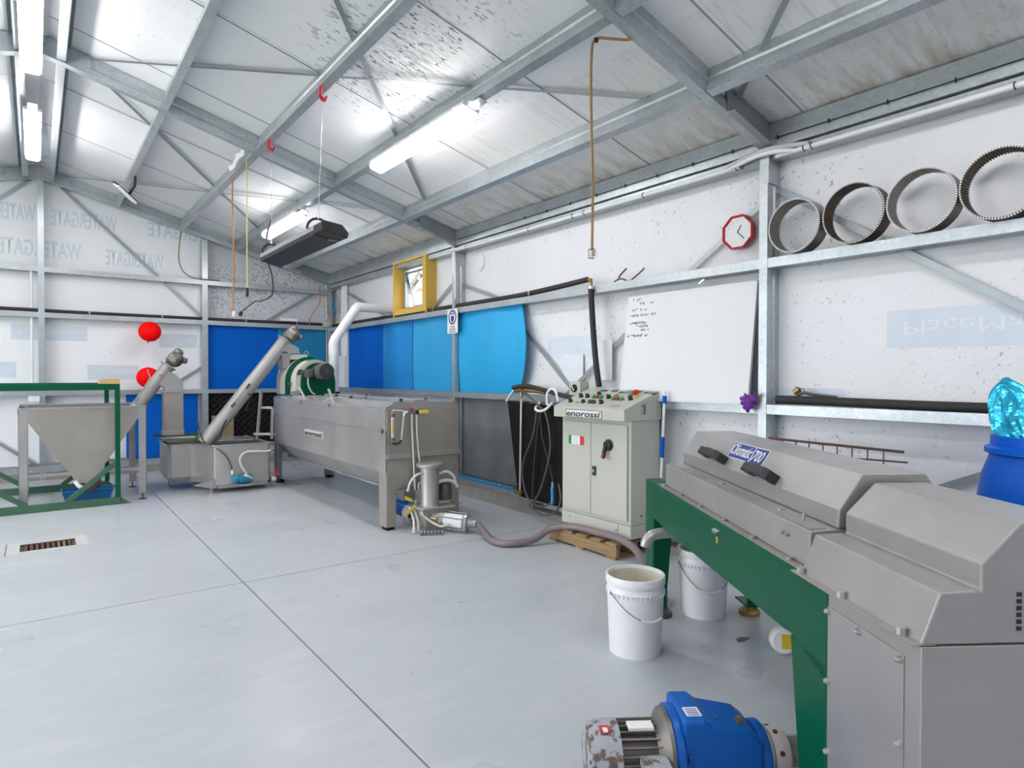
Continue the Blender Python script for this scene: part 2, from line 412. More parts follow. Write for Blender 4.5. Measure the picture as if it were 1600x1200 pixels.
# the left wall, out of the photo, has an open roller door that lets the daylight in
wl = wall_mesh('wall_left', 'film', [[(XL, YD, 0), (XL, 2.6, 0), (XL, 2.6, 3.2), (XL, YD, 3.2)], [(XL, 8.2, 0), (XL, YF, 0), (XL, YF, 3.2), (XL, 8.2, 3.2)], [(XL, 2.6, 2.75), (XL, 8.2, 2.75), (XL, 8.2, 3.2), (XL, 2.6, 3.2)]], (-.02, 0, 0))
gp = lambda y: [(XL, y, 0), (XF, y, 0), (XF, y, zt(XF)), (XR, y, zt(XR)), (XL, y, zt(XL))]
wbk = wall_mesh('wall_back', 'film_gable', [gp(YF)], (0, .02, 0))
wfr = wall_mesh('wall_front', 'film', [gp(YD)], (0, -.02, 0))
ceil = struct('ceiling')
edges = [YF + .02, 9.92, 8.62, 7.33, 6.02, 4.76, 3.44, 2.16, .86, -.45, -1.75, -3.05, -4.35, YD - .02]
for i in range(len(edges) - 1):
    y1, y0 = edges[i], edges[i + 1]; up_ = .004 if i % 2 else 0.0; lap = .03 if i % 2 == 0 else 0
    for sgn in (1, -1):
        xe = XF + .02 if sgn > 0 else XL - .02
        xm = 2.9 if sgn > 0 else 2 * XR - 2.9
        for (xa, xb, mt) in ((XR, xe, 'roof_film'),) if (sgn < 0 or i < 1) else ((XR, xm, 'roof_film'), (xm, xe, 'roof_film_stained')):
            MB().poly([(xa, y0 - lap, zt(xa) + up_), (xb, y0 - lap, zt(xb) + up_), (xb, y1, zt(xb) + up_), (xa, y1, zt(xa) + up_)], (0, 0, .003)).build('roof_sheet', mt, ceil)
for y in edges[1:-1]:                                            # folded sheet edges
    MB().bar((XR + .05, y, zt(XR + .05) - .004), (XF, y, zt(XF) - .004), .006, .004).build('sheet_fold', 'galv_dark', ceil)
# rafters: portal frames every 4 m
RY = [-5.6, -1.605, 2.395, 6.39, 10.42]
for y in RY:
    for sgn in (1, -1):
        xa = XR; xb = XW if sgn > 0 else 2 * XR - XW
        p0 = Vector((xa, y, zb(xa))); p1 = Vector((xb, y, zb(xb)))
        MB().sweep(p0, p1, (0, 1, 0), (S * sgn * CS, 0, CS), sect(.066, .161)).build('rafter', 'galv', ceil)
    m = MB()                                                     # apex plate and haunch plates
    z0 = zb(XR)
    m.prism([(XR - .34, zb(.39) - .01), (XR, z0 - .012), (XR + .34, zb(XR + .34) - .01), (XR + .34, zb(XR + .34) + .15), (XR, z0 + .155), (XR - .34, zb(.39) + .15)], 'y', y - .006, y)
    m.prism([(XR - .34, zb(.39) - .012), (XR, z0 - .014), (XR + .34, zb(XR + .34) - .012), (XR + .34, zb(XR + .34) - .008), (XR, z0 - .01), (XR - .34, zb(.39) - .008)], 'y', y - .05, y)
    m.build('apex_plate', 'galv', ceil)
    for sgn in (1, -1):
        q = lambda x: x if sgn > 0 else 2 * XR - x
        m = MB(); m.prism([(q(3.50), zb(3.50) - .005), (q(3.47), zb(3.47) + .16), (q(4.0), zb(4.0) + .165), (q(4.1), zb(4.0) + .1), (q(4.1), 2.83), (q(3.965), 2.83), (q(3.93), zb(3.93) - .01)], 'y', y - .008, y - .002)
        m.prism([(q(3.50), zb(3.50) - .006), (q(3.93), zb(3.93) - .012), (q(3.93), zb(3.93) - .006), (q(3.50), zb(3.5))], 'y', y - .052, y)
        m.build('haunch_plate', 'galv_dark', ceil)
# purlins between the rafters
PX = [.155, .898, 1.70, 2.47, 3.265]
for (ya, yb) in ((-5.53, -1.62), (-1.535, 2.385), (2.465, 6.38), (6.46, 10.42)):
    for x in PX:
        for sgn in (1, -1):
            xx = x if sgn > 0 else 2 * XR - x
            sd = Vector((CS, 0, -SN)) if sgn > 0 else Vector((-CS, 0, -SN)); un = Vector((S * sgn * CS, 0, CS))
            p = Vector((xx, 0, zb(xx)))
            MB().sweep(p + Vector((0, ya, 0)), p + Vector((0, yb, 0)), sd, un, sect(.062, .161)).build('purlin', 'galv', ceil)
    for sgn in (1, -1):                                          # eave purlin and its lower channel
        f = lambda x: x if sgn > 0 else 2 * XR - x
        a, b = min(f(3.96), f(4.10)), max(f(3.96), f(4.10))
        m = MB().prism([(a, 2.925), (b, 2.925), (b, 3.06 if sgn > 0 else 3.09), (a, 3.09 if sgn > 0 else 3.06)], 'y', ya, yb)
        m.build('eave_purlin', 'galv', ceil)
        MB().box(min(f(3.985), f(4.10)), max(f(3.985), f(4.10)), ya, yb, 2.862, 2.915).build('eave_channel', 'galv', ceil)
def strap(pts, par, nrm, wd=.036, th=.002):
    for a, b in zip(pts[:-1], pts[1:]): MB().bar(a, b, wd, th, nrm).build('brace_strap', 'galv_dark', par)
def rs(x, y, d=.03): return (x, y, zt(x) - d)
for a, b in (((.22, 6.58), (3.30, 2.86)), ((.90, 3.12), (3.30, 5.93)), ((.28, 10.47), (3.30, 6.55)), ((.28, 6.40), (3.30, 10.3)), ((.28, 2.6), (3.64, -1.4)), ((3.66, 2.46), (.3, -1.5)),
             ((-.18, 6.58), (-3.2, 2.86)), ((-.18, 10.47), (-3.2, 6.55)), ((-.18, 6.4), (-3.2, 10.3))):
    strap([rs(*a), rs(*b)], ceil, (0, 0, 1))
# posts, girts, straps of the right wall
gs = sect(.064, .148)
def girt(par, p0, p1, sd, un, mat='galv'): MB().sweep(p0, p1, sd, un, gs).build('girt', mat, par)
for y in RY[:-1]:
    MB().sweep((XW, y + .003, 0), (XW, y + .003, 2.93), (0, 1, 0), (1, 0, 0), sect(.060, .148)).build('post', 'galv', wr)
    MB().sweep((2 * XR - XW, y + .003, 0), (2 * XR - XW, y + .003, 2.93), (0, 1, 0), (-1, 0, 0), sect(.060, .148)).build('post', 'galv', wl)
    m = MB().box(XW - .004, XW + .12, y - .006, y + .003, 2.70, 2.93)
    m.build('post_bracket', 'galv', wr)
for (ya, yb) in ((-5.53, -1.605), (-1.54, 2.395), (2.458, 6.39), (6.456, 10.42)):
    for z in (1.14, 2.13):
        girt(wr, (XW, ya, z), (XW, yb, z), (0, 0, 1), (1, 0, 0))
        if ya < 1: girt(wl, (2 * XR - XW, ya, z), (2 * XR - XW, yb, z), (0, 0, 1), (-1, 0, 0))
    girt(wr, (XW + .004, ya, .143), (XW + .004, yb, .143), (0, 0, 1), (1, 0, 0))
    if ya < 1: girt(wl, (2 * XR - XW, ya, .143), (2 * XR - XW, yb, .143), (0, 0, 1), (-1, 0, 0))
kb = MB().box(XW + .006, XF, YD, 4.93, 0, .06).box(XW + .006, XF, 4.93, YF, 0, .140).build('kerb', 'concrete', wr)
wx = 4.072
for a, b in (((3.24, 2.135), (2.46, 2.635)), ((5.38, 2.03), (4.28, 1.11)), ((4.62, 1.16), (3.55, 1.925)), ((6.45, 2.49), (5.55, 2.21)), ((7.2, 2.215), (6.46, 2.60)), ((2.40, 2.68), (1.66, 2.17)), ((1.62, 2.145), (.2, 1.20)), ((1.62, .66), (.62, 1.15)), ((8.3, 2.2), (10.3, 2.88))):
    strap([(wx, a[0], a[1]), (wx, b[0], b[1])], wr, (1, 0, 0), .040)
# gable wall framing
for (x0, wd) in ((.036, .068), (2.012, .078), (-1.955, .07)):
    MB().sweep((x0, YG, 0), (x0, YG, zb(x0 + wd) - .005), (1, 0, 0), (0, 1, 0), sect(wd, .148)).build('post', 'galv', wbk)
MB().sweep((3.946, YG, 0), (3.946, YG, 2.93), (1, 0, 0), (0, 1, 0), sect(.075, .148)).build('post', 'galv', wbk)
for z, h in ((2.757, .066), (2.156, .066), (1.12, .062), (.10, .09)):
    for xa, xb in ((-3.86, -1.955), (-1.885, .036), (.104, 2.012), (2.09, 3.946)):
        zz = z
        MB().sweep((xa, YG + .004, zz), (xb, YG + .004, zz), (0, 0, 1), (0, 1, 0), sect(h, .144)).build('girt', 'galv', wbk)
MB().box(-3.8, 3.94, YG + .012, YF, 0, .098).build('kerb', 'concrete', wbk)
gy = 10.535
for a, b in (((.30, 3.93), (2.03, 2.28)), ((2.95, 2.25), (3.85, 2.83)), ((1.45, 1.12), (2.03, 1.52)), ((-.05, 3.96), (-.8, 3.25)), ((-.9, .93), (.03, .17))):
    strap([(a[0], gy, a[1]), (b[0], gy, b[1])], wbk, (0, 1, 0), .040)
# faint print on the back of the underlay (it reads mirrored from inside)
for (xr, z, wd) in ((.94, 3.42, .76), (2.42, 3.42, 1.10), (1.52, 2.95, .72), (.52, 2.98, .9), (.02, 3.43, .7), (3.2, 2.96, .9)):
    text('lettering', 'WATERGATE', 'print_blue', wbk, (xr, YF - .002, z), (-1, 0, 0), (0, 0, 1), .30, width=wd, bold=.02)
def placemk(par, o, xd, wd, h, flip, rot=False):
    o = Vector(o); xd = Vector(xd); nrm = Vector((-1, 0, 0)) if abs(xd.y) > .5 else Vector((0, -1, 0))
    MB().quad(o, o + xd * wd, o + xd * wd + Vector((0, 0, h)), o + Vector((0, 0, h)), .001).build('print_panel', 'print_blue', par)
    if flip: text('lettering', 'PlaceMakers', 'print_white', par, o + xd * wd * .09 + Vector((0, 0, h * .70)) + nrm * .003, xd, (0, 0, -1), h * .52, width=wd * .84)
    else: text('lettering', 'PlaceMakers', 'print_white', par, o + xd * wd * .91 + Vector((0, 0, h * .3)) + nrm * .003, -xd, (0, 0, 1), h * .5, width=wd * .82)
placemk(wr, (XF - .001, 1.70, 1.565), (0, -1, 0), 1.05, .225, True)
placemk(wr, (XF - .001, 4.87, 1.575), (0, -1, 0), .75, .20, True)
for x0, z0, wd in ((-.25, 1.86, .83), (1.46, 1.80, .5), (.58, 1.33, .62), (-.7, 1.36, .5)):
    placemk(wbk, (x0, YF - .001, z0), (1, 0, 0), wd, .205, True)
MB().box(XF - .004, XF - .001, 1.95, 2.39, 1.215, 1.32).build('print_panel', 'print_blue', wr)
for (p) in ([(2.09, YF - .004, 2.2), (3.95, YF - .004, 2.2), (3.95, YF - .004, zt(3.95)), (2.09, YF - .004, zt(2.09))],): MB().poly(p, (0, .002, 0)).build('film_sheet', 'film_spotted', wbk)
MB().poly([(XF - .004, 8.03, 2.2), (XF - .004, 10.5, 2.2), (XF - .004, 10.5, 2.9), (XF - .004, 8.03, 2.9)], (.002, 0, 0)).build('film_sheet', 'film_spotted', wr)
# a vent hole of thin light skin high on the right wall
MB().lathe([(.105, 0), (.105, .012), (.088, .012), (.088, .006), (0, .006)], (XF - .001, 6.09, 2.705), (-1, 0, 0), 28).build('vent_cap', 'paper', wr)
# window in its golden timber box
win = struct('window_1')
WF0, WF1, WB0, WB1, WX = 7.075, 8.00, 2.200, 2.945, 3.955
B = lambda *a: MB().box(*a).build('reveal_board', 'ply', win, .002)
B(WX, XF, WF0, WF0 + .03, WB0, WB1); B(WX, XF, WF1 - .03, WF1, WB0, WB1); B(WX, XF, WF0 + .03, WF1 - .03, WB1 - .03, WB1)
B(WX + .012, XF, WF0 + .03, WY0 - .005, WB0 + .09, WB1 - .03); B(WX + .012, XF, WF0 + .03, WF1 - .03, WB0 + .055, WB0 + .09)
B(WX + .012, WX + .03, WF0 + .03, WF1 - .03, WB0 + .02, WB0 + .055)
m = MB()
for (ya, yb, za, zc) in ((WY0, WY0 + .035, WZ0, WZ1), (WY1 - .035, WY1, WZ0, WZ1), (WY0, WY1, WZ0, WZ0 + .03), (WY0, WY1, WZ1 - .03, WZ1)): m.box(XF - .01, XF + .05, ya, yb, za, zc)
m.build('window_frame', 'galv_dark', win)
th = math.radians(14)
def sp(y, dz): return (XF + .03 + math.sin(th) * dz, y, WZ1 - .05 - math.cos(th) * dz)
m = MB()
for a, b in ((WY0 + .04, WY0 + .07), (WY1 - .07, WY1 - .04)): m.quad(sp(a, 0), sp(b, 0), sp(b, .5), sp(a, .5), .03)
for a, b in ((0, .035), (.465, .5)): m.quad(sp(WY0 + .04, a), sp(WY1 - .04, a), sp(WY1 - .04, b), sp(WY0 + .04, b), .03)
m.build('sash', 'galv_dark', win)
MB().quad(sp(WY0 + .07, .03), sp(WY1 - .07, .03), sp(WY1 - .07, .47), sp(WY0 + .07, .47), .004).build('pane', 'glass', win)
MB().bar((XF - .005, WY1 - .05, WZ1 - .16), (XF + .08, WY1 - .055, WZ1 - .26), .012, .006).build('window_stay', 'black', win)
# outside: ground, a neighbouring shed and a red-leaved shrub seen through the window
gr = MB().box(-30, 40, -40, 40, -.30, -.20).build('ground', 'grass'); gr['kind'] = 'structure'
nb = thing('neighbouring_shed', 'pale clad shed with a gable roof outside the window', 'shed', (10, 16.6, -.2))
MB().prism([(14.6, -.2), (19.6, -.2), (19.6, 3.1), (17.1, 4.5), (14.6, 3.1)], 'x', 9.5, 14).build('wall', 'weatherboard', nb)
MB().poly([(9.3, 14.3, 2.97), (9.3, 17.1, 4.56), (9.3, 17.1, 4.64), (9.3, 14.3, 3.05)], (4.9, 0, 0)).poly([(9.3, 19.9, 2.97), (9.3, 17.1, 4.56), (9.3, 17.1, 4.64), (9.3, 19.9, 3.05)], (4.9, 0, 0)).build('roof', 'galv_dark', nb)
sh = thing('red_leaved_shrub', 'tall shrub with red leaves outside the window', 'shrub', (6.6, 13.0, -.2))
m = MB(); lf = MB()
for i in range(7):
    a = i * .9; tip = (6.6 + .35 * math.cos(a), 13.0 + .5 * math.sin(a), 2.9 + .35 * random.random())
    m.tube(smooth_path([(6.6, 13, -.2), (6.6 + .1 * math.cos(a), 13 + .15 * math.sin(a), 1.5), tip], 4), [.03] * 5 + [.02, .015, .01, .008], 6)
for i in range(420):
    r = random.random() ** .5; a = random.random() * 2 * PI; z = 1.4 + 2.2 * random.random()
    c = Vector((6.6 + .5 * r * math.cos(a), 13.0 + .7 * r * math.sin(a), z)); d = Vector((random.uniform(-1, 1), random.uniform(-1, 1), random.uniform(-1, .3))).normalized() * .07; e = d.cross(Vector((random.random(), random.random(), 1))).normalized() * .03
    lf.add([c - d, c + e, c + d, c - e], [(0, 1, 2, 3)])
m.build('stem', 'bark', sh); lf.build('foliage', 'leaf', sh, kind='stuff')
# ------------------------------------------------------------------ lamps
def batten(cx, cy, cz, L, tilt, label, seen=True):
    o = thing('batten_light', label, 'light', (cx, cy, cz), 'LED battens under the purlins')
    ax = Vector((math.cos(tilt), 0, -math.sin(tilt))); un = Vector((math.sin(tilt), 0, math.cos(tilt)))
    def ring(hw, hh, u0, y0, y1, mat, nm, rad):
        prof = [(-hw, u0 + hh), (-hw, u0 + rad), (-hw + rad, u0), (hw - rad, u0), (hw, u0 + rad), (hw, u0 + hh)]
        return MB().sweep(Vector((cx, y0, cz)), Vector((cx, y1, cz)), ax, un, prof).build(nm, mat, o, .012 if nm == 'diffuser' else .003)
    ring(.068, .05, -.058, cy - L / 2, cy + L / 2, 'lamp', 'diffuser', .02)
    ring(.072, .03, -.004, cy - L / 2 - .005, cy + L / 2 + .005, 'lamp_body', 'housing', .004)
    m = MB()
    for k in range(5):
        y = cy - L * .42 + k * L * .21
        for sx in (-1, 1): m.add([Vector((cx, y, cz)) + ax * sx * .076 + un * b + Vector((0, a, 0)) for a, b in ((-.01, -.012), (.01, -.012), (.01, .02), (-.01, .02))], [(0, 1, 2, 3)])
    m.build('clip', 'silver', o, kind='stuff')
    MB().bar(Vector((cx, cy - L / 2 - .16, cz)) + un * .012, Vector((cx, cy - L / 2 - .02, cz)) + un * .006, .07, .004, un).build('mounting_strip', 'silver', o)
    return o
tl = math.atan(S)
batten(-.010, 5.63, 3.86, 1.53, 0, 'long LED batten at the ridge, nearer one at the top left corner')
batten(-.005, 8.20, 3.86, 1.53, 0, 'LED batten at the ridge close to the gable wall')
xp = 2.50
batten(xp, 4.60, zb(xp) - .025, 1.55, tl, 'glowing LED batten under the purlin in the middle of the roof')
batten(xp, 8.13, zb(xp) - .045, 1.34, tl, 'LED batten above the black radiant heater')
for (x, y) in ((.0, 1.2), (.0, -3.2), (2.5, .3), (2.5, -3.4), (-2.4, 8.2), (-2.4, 4.6), (-2.4, .3), (-2.4, -3.4)):  # extra battens added out of view to even out the light
    batten(x, y, (3.86 if x == 0 else zb(x) - .025), 1.53, 0 if x == 0 else (tl if x > 0 else -tl), 'LED batten out of the photo, %s, %.1f m %s the camera' % ('at the ridge' if x == 0 else 'on the right slope' if x > 0 else 'on the left slope', abs(y), 'beyond' if y > 0 else 'behind'))
# ------------------------------------------------------------------ the decanter (olive centrifuge), 34 degrees off the wall
AN = math.radians(33.85)
TM = Matrix(((math.cos(AN), math.sin(AN), 0, 0), (-math.sin(AN), math.cos(AN), 0, 0), (0, 0, 1, 0), (0, 0, 0, 1)))
def tw(v, u, z): return TM @ Vector((v, u, z))
dec = thing('centrifuge', 'long stainless olive centrifuge on a green frame with black hood handles', 'machine', tw(1.336, 2.6, 0))
V0, V1, VC = 1.015, 1.657, 1.336
def mv(v): return 2 * VC - v
D = lambda: MB(TM)
for sgn in (0, 1):
    q = (lambda v: v) if sgn == 0 else mv
    m = D(); poly = [(3.776, .78), (1.781, .78), (1.775, .555), (2.003, .562), (3.60, .575), (3.60, .575), (3.776, .575)]
    m.prism([(3.776, .775), (1.781, .775), (1.781, .50), (1.999, .565), (2.03, .56), (3.29, .56), (3.56, .575), (3.776, .575)], 'x', q(V0), q(V0 + .014))
    # the top flange and the bent lower lip
    m.box(*sorted((q(V0 + .005), q(V0 + .10))), 1.781, 3.776, .768, .78)
    m.build('side_beam', 'green', dec, .006)
    m = D(); m.prism([(1.781, .56), (2.001, .56), (1.942, .157), (1.925, .05), (1.785, .05)], 'x', q(V0), q(V0 + .014))
    m.box(*sorted((q(V0), q(V0 + .085))), 1.779, 1.793, .05, .775); m.box(*sorted((q(V0), q(V0 + .08))), 1.785, 1.90, .035, .05)
    m.build('leg', 'green', dec, .008)
    m = D(); m.prism([(3.605, .575), (3.776, .575), (3.776, .05), (3.64, .05)], 'x', q(V0), q(V0 + .014))
    m.prism([(q(V0), .58), (q(V0 + .115), .58), (q(V0 + .075), .05), (q(V0), .05)], 'y', 3.600, 3.614)
    m.box(*sorted((q(V0), q(V0 + .09))), 3.60, 3.776, .045, .055)
    m.build('leg', 'green', dec, .008)
    for uu in (1.86, 3.63):
        D().lathe([(0, 0), (.058, 0), (.060, .018), (.052, .030), (.030, .040), (.026, .048), (0, .05)], (q(V0 + .06), uu, 0), (0, 0, 1), 24).build('machine_foot', 'brass' if uu > 3 and sgn else 'iron', dec)
D().box(V0 + .10, V1 - .10, 3.70, 3.776, .70, .775).build('cross_member', 'green', dec, .004)
D().box(V0 + .02, V1 - .02, 1.80, 3.77, .740, .765).build('bed_plate', 'green', dec)
# lower trough along the hood, with its bolted flange
m = D()
m.prism([(1.058, .785), (1.061, .903), (1.151, .909), (mv(1.151), .909), (mv(1.061), .903), (mv(1.058), .785)], 'y', 1.962, 3.514)
m.build('trough', 'steel_h', dec, .003)
for sgn in (0, 1):
    q = (lambda v: v) if sgn == 0 else mv
    D().box(*sorted((q(1.026), q(1.060))), 1.965, 3.56, .780, .784).build('flange', 'steel_dull', dec)
    for k in range(6):
        D().cyl((q(1.043), 2.06 + k * .285, .784), (0, 0, 1), .011, .010, 8).build('bolt', 'steel_dull', dec)
D().box(1.068, 1.118, 1.975, 3.49, .9045, .910).build('joint_strip', 'steel_dull', dec)
for k, uu in enumerate((3.30, 2.80, 2.24)):
    D().cyl((1.10, uu, .910), (0, 0, 1), .013, .009, 8).box(1.084, 1.117, uu - .016, uu + .016, .909, .912).build('clamp_nut', 'steel_bright', dec)
D().cyl((1.10, 2.08, .909), (0, 0, 1), .005, .028, 8).build('stud', 'steel_bright', dec)
for uu in (2.10, 2.13): D().cyl((1.060, uu, .86), (-1, 0, 0), .008, .014, 8).build('screw', 'steel_dull', dec)
# hinged hood: faceted arch
HP = [(1.151, .910), (1.153, .971), (1.230, 1.088), (1.442, 1.088), (mv(1.153), .971), (mv(1.151), .910)]
HPI = [(1.158, .910), (1.160, .968), (1.234, 1.081), (1.438, 1.081), (mv(1.160), .968), (mv(1.158), .910)]
hood = D().prism(HP, 'y', 1.962, 3.50).build('hood', 'steel', dec, .006, 3)
sl = lambda u, s, o=0: Vector((1.153 + .077 * s, u, .971 + .117 * s)) + Vector((-.835, 0, .55)) * o
for (ua, ub, sa, sb) in ((3.19, 2.915, .16, .30), (2.65, 2.40, .09, .27)):
    m = D(); c = [sl(ua, sb, .001), sl(ub, sa + .10, .001), sl(ub, sa - .07, .001), sl(ua, sb - .17, .001)]
    n = Vector((-.835, 0, .55)); L = ub - ua; mid = (ua + ub) / 2; sm_ = (sa + sb) / 2
    m.poly([sl(ua, sm_ + .13, 0), sl(ua, sm_ + .13, .045), sl(ua - .045, sm_ + .13, .062), sl(mid, sm_ + .13, .062), sl(mid, sm_ + .13, .04), sl(ua - .05, sm_ + .13, .03), sl(ua - .07, sm_ + .13, 0)], (sl(0, -.13) - sl(0, .13)))
    m.poly([sl(mid + .01, sm_ + .15, .04), sl(mid + .01, sm_ + .15, .066), sl(ub + .02, sm_ + .13, .066), sl(ub, sm_ + .13, .05), sl(ub, sm_ + .13, 0), sl(ub + .05, sm_ + .13, 0), sl(ub + .04, sm_ + .13, .04)], (sl(0, -.16) - sl(0, .13)))
    m.build('handle', 'black', hood, .004)
D().add([sl(u, s, .0012) for u, s in ((2.945, .40), (2.585, .40), (2.585, .97), (2.945, .97))], [(0, 1, 2, 3)]).build('badge', 'white', hood)
m = D(); m.add([sl(u, s, .002) for u, s in ((2.938, .42), (2.720, .42), (2.720, .95), (2.938, .95))], [(0, 1, 2, 3)])
m.add([sl(u, s, .002) for u, s in ((2.712, .42), (2.592, .42), (2.592, .95), (2.712, .95))], [(0, 1, 2, 3)]); m.build('badge_field', 'navy', hood)
tx = TM.to_3x3() @ Vector((0, -1, 0)); ty = TM.to_3x3() @ Vector((.077, 0, .117))
text('lettering', 'Oliomatic', 'white', hood, TM @ sl(2.93, .53, .0030), tx, ty, .080, width=.205, shear=.25, bold=.012)
text('lettering', '700', 'white', hood, TM @ sl(2.705, .50, .0030), tx, ty, .074, width=.098, shear=.25, bold=.01)
# rear drive cover, drive cabinet and access panel
CP = [(1.015, .782), (1.061, .902), (1.159, .906), (1.159, .967), (1.253, 1.063), (mv(1.253), 1.063), (mv(1.159), .967), (mv(1.159), .906), (mv(1.061), .902), (1.657, .782)]
cov = D().prism(CP, 'y', 1.392, 1.935).build('drive_cover', 'steel', dec, .005, 3)
D().box(.992, 1.05, 1.392, 1.955, .7815, .7845).build('flange', 'steel_dull', dec)
for uu in (1.92, 1.70, 1.45): D().cyl((1.008, uu, .784), (0, 0, 1), .012, .018, 8).build('bolt', 'steel_bright', dec)
m = D()
for i in range(9):
    for j in range(6): m.box(1.243 + i * .0206, 1.255 + i * .0206, 1.3905, 1.393, .812 + j * .0158, .822 + j * .0158)
m.build('vent_grid', 'black', cov, kind='stuff')
D().box(V0, V1, 1.39, 1.776, .04, .779).build('drive_cabinet', 'steel', dec, .003)
pan = D().box(V0 - .004, V0 + .001, 1.446, 1.772, .30, .735).build('access_panel', 'steel', dec, .0015)
for (uu, z) in ((1.455, .722), (1.62, .722), (1.765, .722), (1.765, .52), (1.455, .315), (1.765, .315), (1.455, .52)):
    D().lathe([(0, .016), (.006, .014), (.0095, .006), (.010, 0)], (V0 - .003, uu, z), (-1, 0, 0), 10).build('bolt', 'steel_bright', pan)
for uu in (1.42, 1.74): D().lathe([(0, 0), (.04, 0), (.04, .04), (0, .04)], (V0 + .08, uu, 0), (0, 0, 1), 16).build('machine_foot', 'iron', dec)
# warning tag, lug, outlet spout
D().box(V0 - .002, V0, 2.622, 2.637, .690, .716).build('warning_label', 'yellow', dec)
D().box(V0 - .0026, V0 - .002, 2.6275, 2.6315, .697, .709).build('warning_mark', 'black', dec)
D().cyl((V0, 2.637, .742), (-1, 0, 0), .009, .018, 10).cyl((V0, 2.612, .742), (-1, 0, 0), .009, .018, 10).build('screw', 'steel_bright', dec)
D().tube(smooth_path([(1.30, 3.42, .575), (1.15, 3.44, .540), (1.03, 3.45, .528), (.965, 3.45, .515), (.935, 3.45, .485), (.928, 3.45, .455)], 5), .031, 18, cap=False).build('outlet_spout', 'steel_bright', dec)
# ------------------------------------------------------------------ gear motor lying in front of the drive cabinet
gm = thing('gear_motor', 'blue gearbox with worn grey finned motor on the floor by green leg', 'motor', tw(.65, 2.1, 0))
G = lambda: MB(TM); GU, GZ = 2.10, .125
ax = (1, 0, 0)
G().lathe([(0, 0), (.075, .0), (.098, .012), (.106, .045), (.107, .108), (.100, .108)], (.362, GU, GZ), ax, 36).build('fan_cowl', 'worn_grey', gm)
body = G().lathe([(.086, 0), (.086, .17)], (.465, GU, GZ), ax, 32).build('motor_body', 'iron', gm)
for i in range(26):
    a = 2 * PI * i / 26 + .06
    if abs(math.sin(a) - math.sin(2.6)) < .25 and math.cos(a) < -.3: pass
    d = Vector((0, math.cos(a), math.sin(a))); c = Vector((.468, GU, GZ))
    G().bar(c + d * .094, c + d * .094 + Vector((.155, 0, 0)), .0045, .024, d).build('cooling_fin', 'iron_light', body)
G().box(.50, .585, GU - .045, GU - .0, GZ + .098, GZ + .110).build('rating_plate', 'paper', gm, .002)
tb = G().box(.525, .615, GU - .165, GU - .085, GZ - .045, GZ + .045).build('terminal_box', 'worn_grey', gm, .006)
for x in (.535, .605):
    for z in (-.035, .035): G().cyl((x, GU - .165, GZ + z), (0, -1, 0), .006, .004, 8).build('screw', 'iron', tb)
G().box(.405, .437, GU - .05, GU - .015, GZ + .097, GZ + .1055).build('red_sticker', 'sticker_red', gm)
G().box(.413, .429, GU - .0505, GU - .03, GZ + .1005, GZ + .1062).build('white_letter', 'white', gm)
G().lathe([(.088, -.03), (.10, -.015), (.128, 0), (.132, .004), (.132, .018), (.128, .02)], (.620, GU, GZ + .01), ax, 36).build('motor_flange', 'iron_light', gm)
G().lathe([(.128, .0), (.142, .003), (.142, .024), (.125, .028)], (.640, GU, GZ + .01), ax, 36).build('gear_flange', 'blue_machine', gm)
gh = G().prism([(.665, .285), (.735, .285), (.765, .262), (.895, .236), (.935, .205), (.935, .02), (.90, .012), (.68, .012), (.665, .03)], 'y', GU - .105, GU + .10).build('gear_housing', 'blue_machine', gm, .014, 3)
for (a, b, z) in ((.69, .76, .16), (.69, .76, .10)): G().box(a - .01, a + .004, GU - .112, GU - .10, z - .015, z + .015).build('cast_lug', 'blue_machine', gh, .004)
G().box(.685, .735, GU - .075, GU - .02, .2845, .286).build('data_label', 'paper', gh)
m = G()
for k in range(4): m.box(.690, .73, GU - .07 + k * .012, GU - .065 + k * .012, .286, .2864)
m.build('data_lines', 'navy', gh, kind='stuff')
G().cyl((.875, GU - .03, .236), (0, 0, 1), .011, .018, 6).cyl((.875, GU - .03, .236), (0, 0, 1), .015, .006, 16).build('filler_plug', 'brass', gh)
G().cyl((.80, GU - .035, .252), (0, 0, 1), .006, .008, 8).build('screw', 'iron_light', gh)
G().lathe([(.09, 0), (.102, .004), (.105, .012), (.105, .03), (.10, .036), (.06, .04)], (.930, GU, GZ - .01), ax, 36).build('output_flange', 'blue_machine', gm)
cp = G().lathe([(.062, 0), (.062, .02), (.078, .02), (.080, .065), (.074, .075), (.048, .078)], (.968, GU, GZ - .01), ax, 30).build('coupling', 'cream', gm)
for i in range(7):
    a = 2 * PI * i / 7; G().cyl((1.008, GU + .079 * math.cos(a), GZ - .01 + .079 * math.sin(a)), (0, math.cos(a), math.sin(a)), .0085, .004, 10).build('coupling_hole', 'rust', cp)
G().lathe([(.05, 0), (.05, .15), (0, .15)], (1.04, GU, GZ - .01), ax, 24).build('drive_shaft', 'steel_bright', gm)
G().box(.68, .92, GU - .09, GU + .09, 0, .014).build('base_foot', 'blue_machine', gm, .003)
G().box(.40, .62, GU - .05, GU + .05, 0, .03).build('timber_block', 'cardboard', gm)
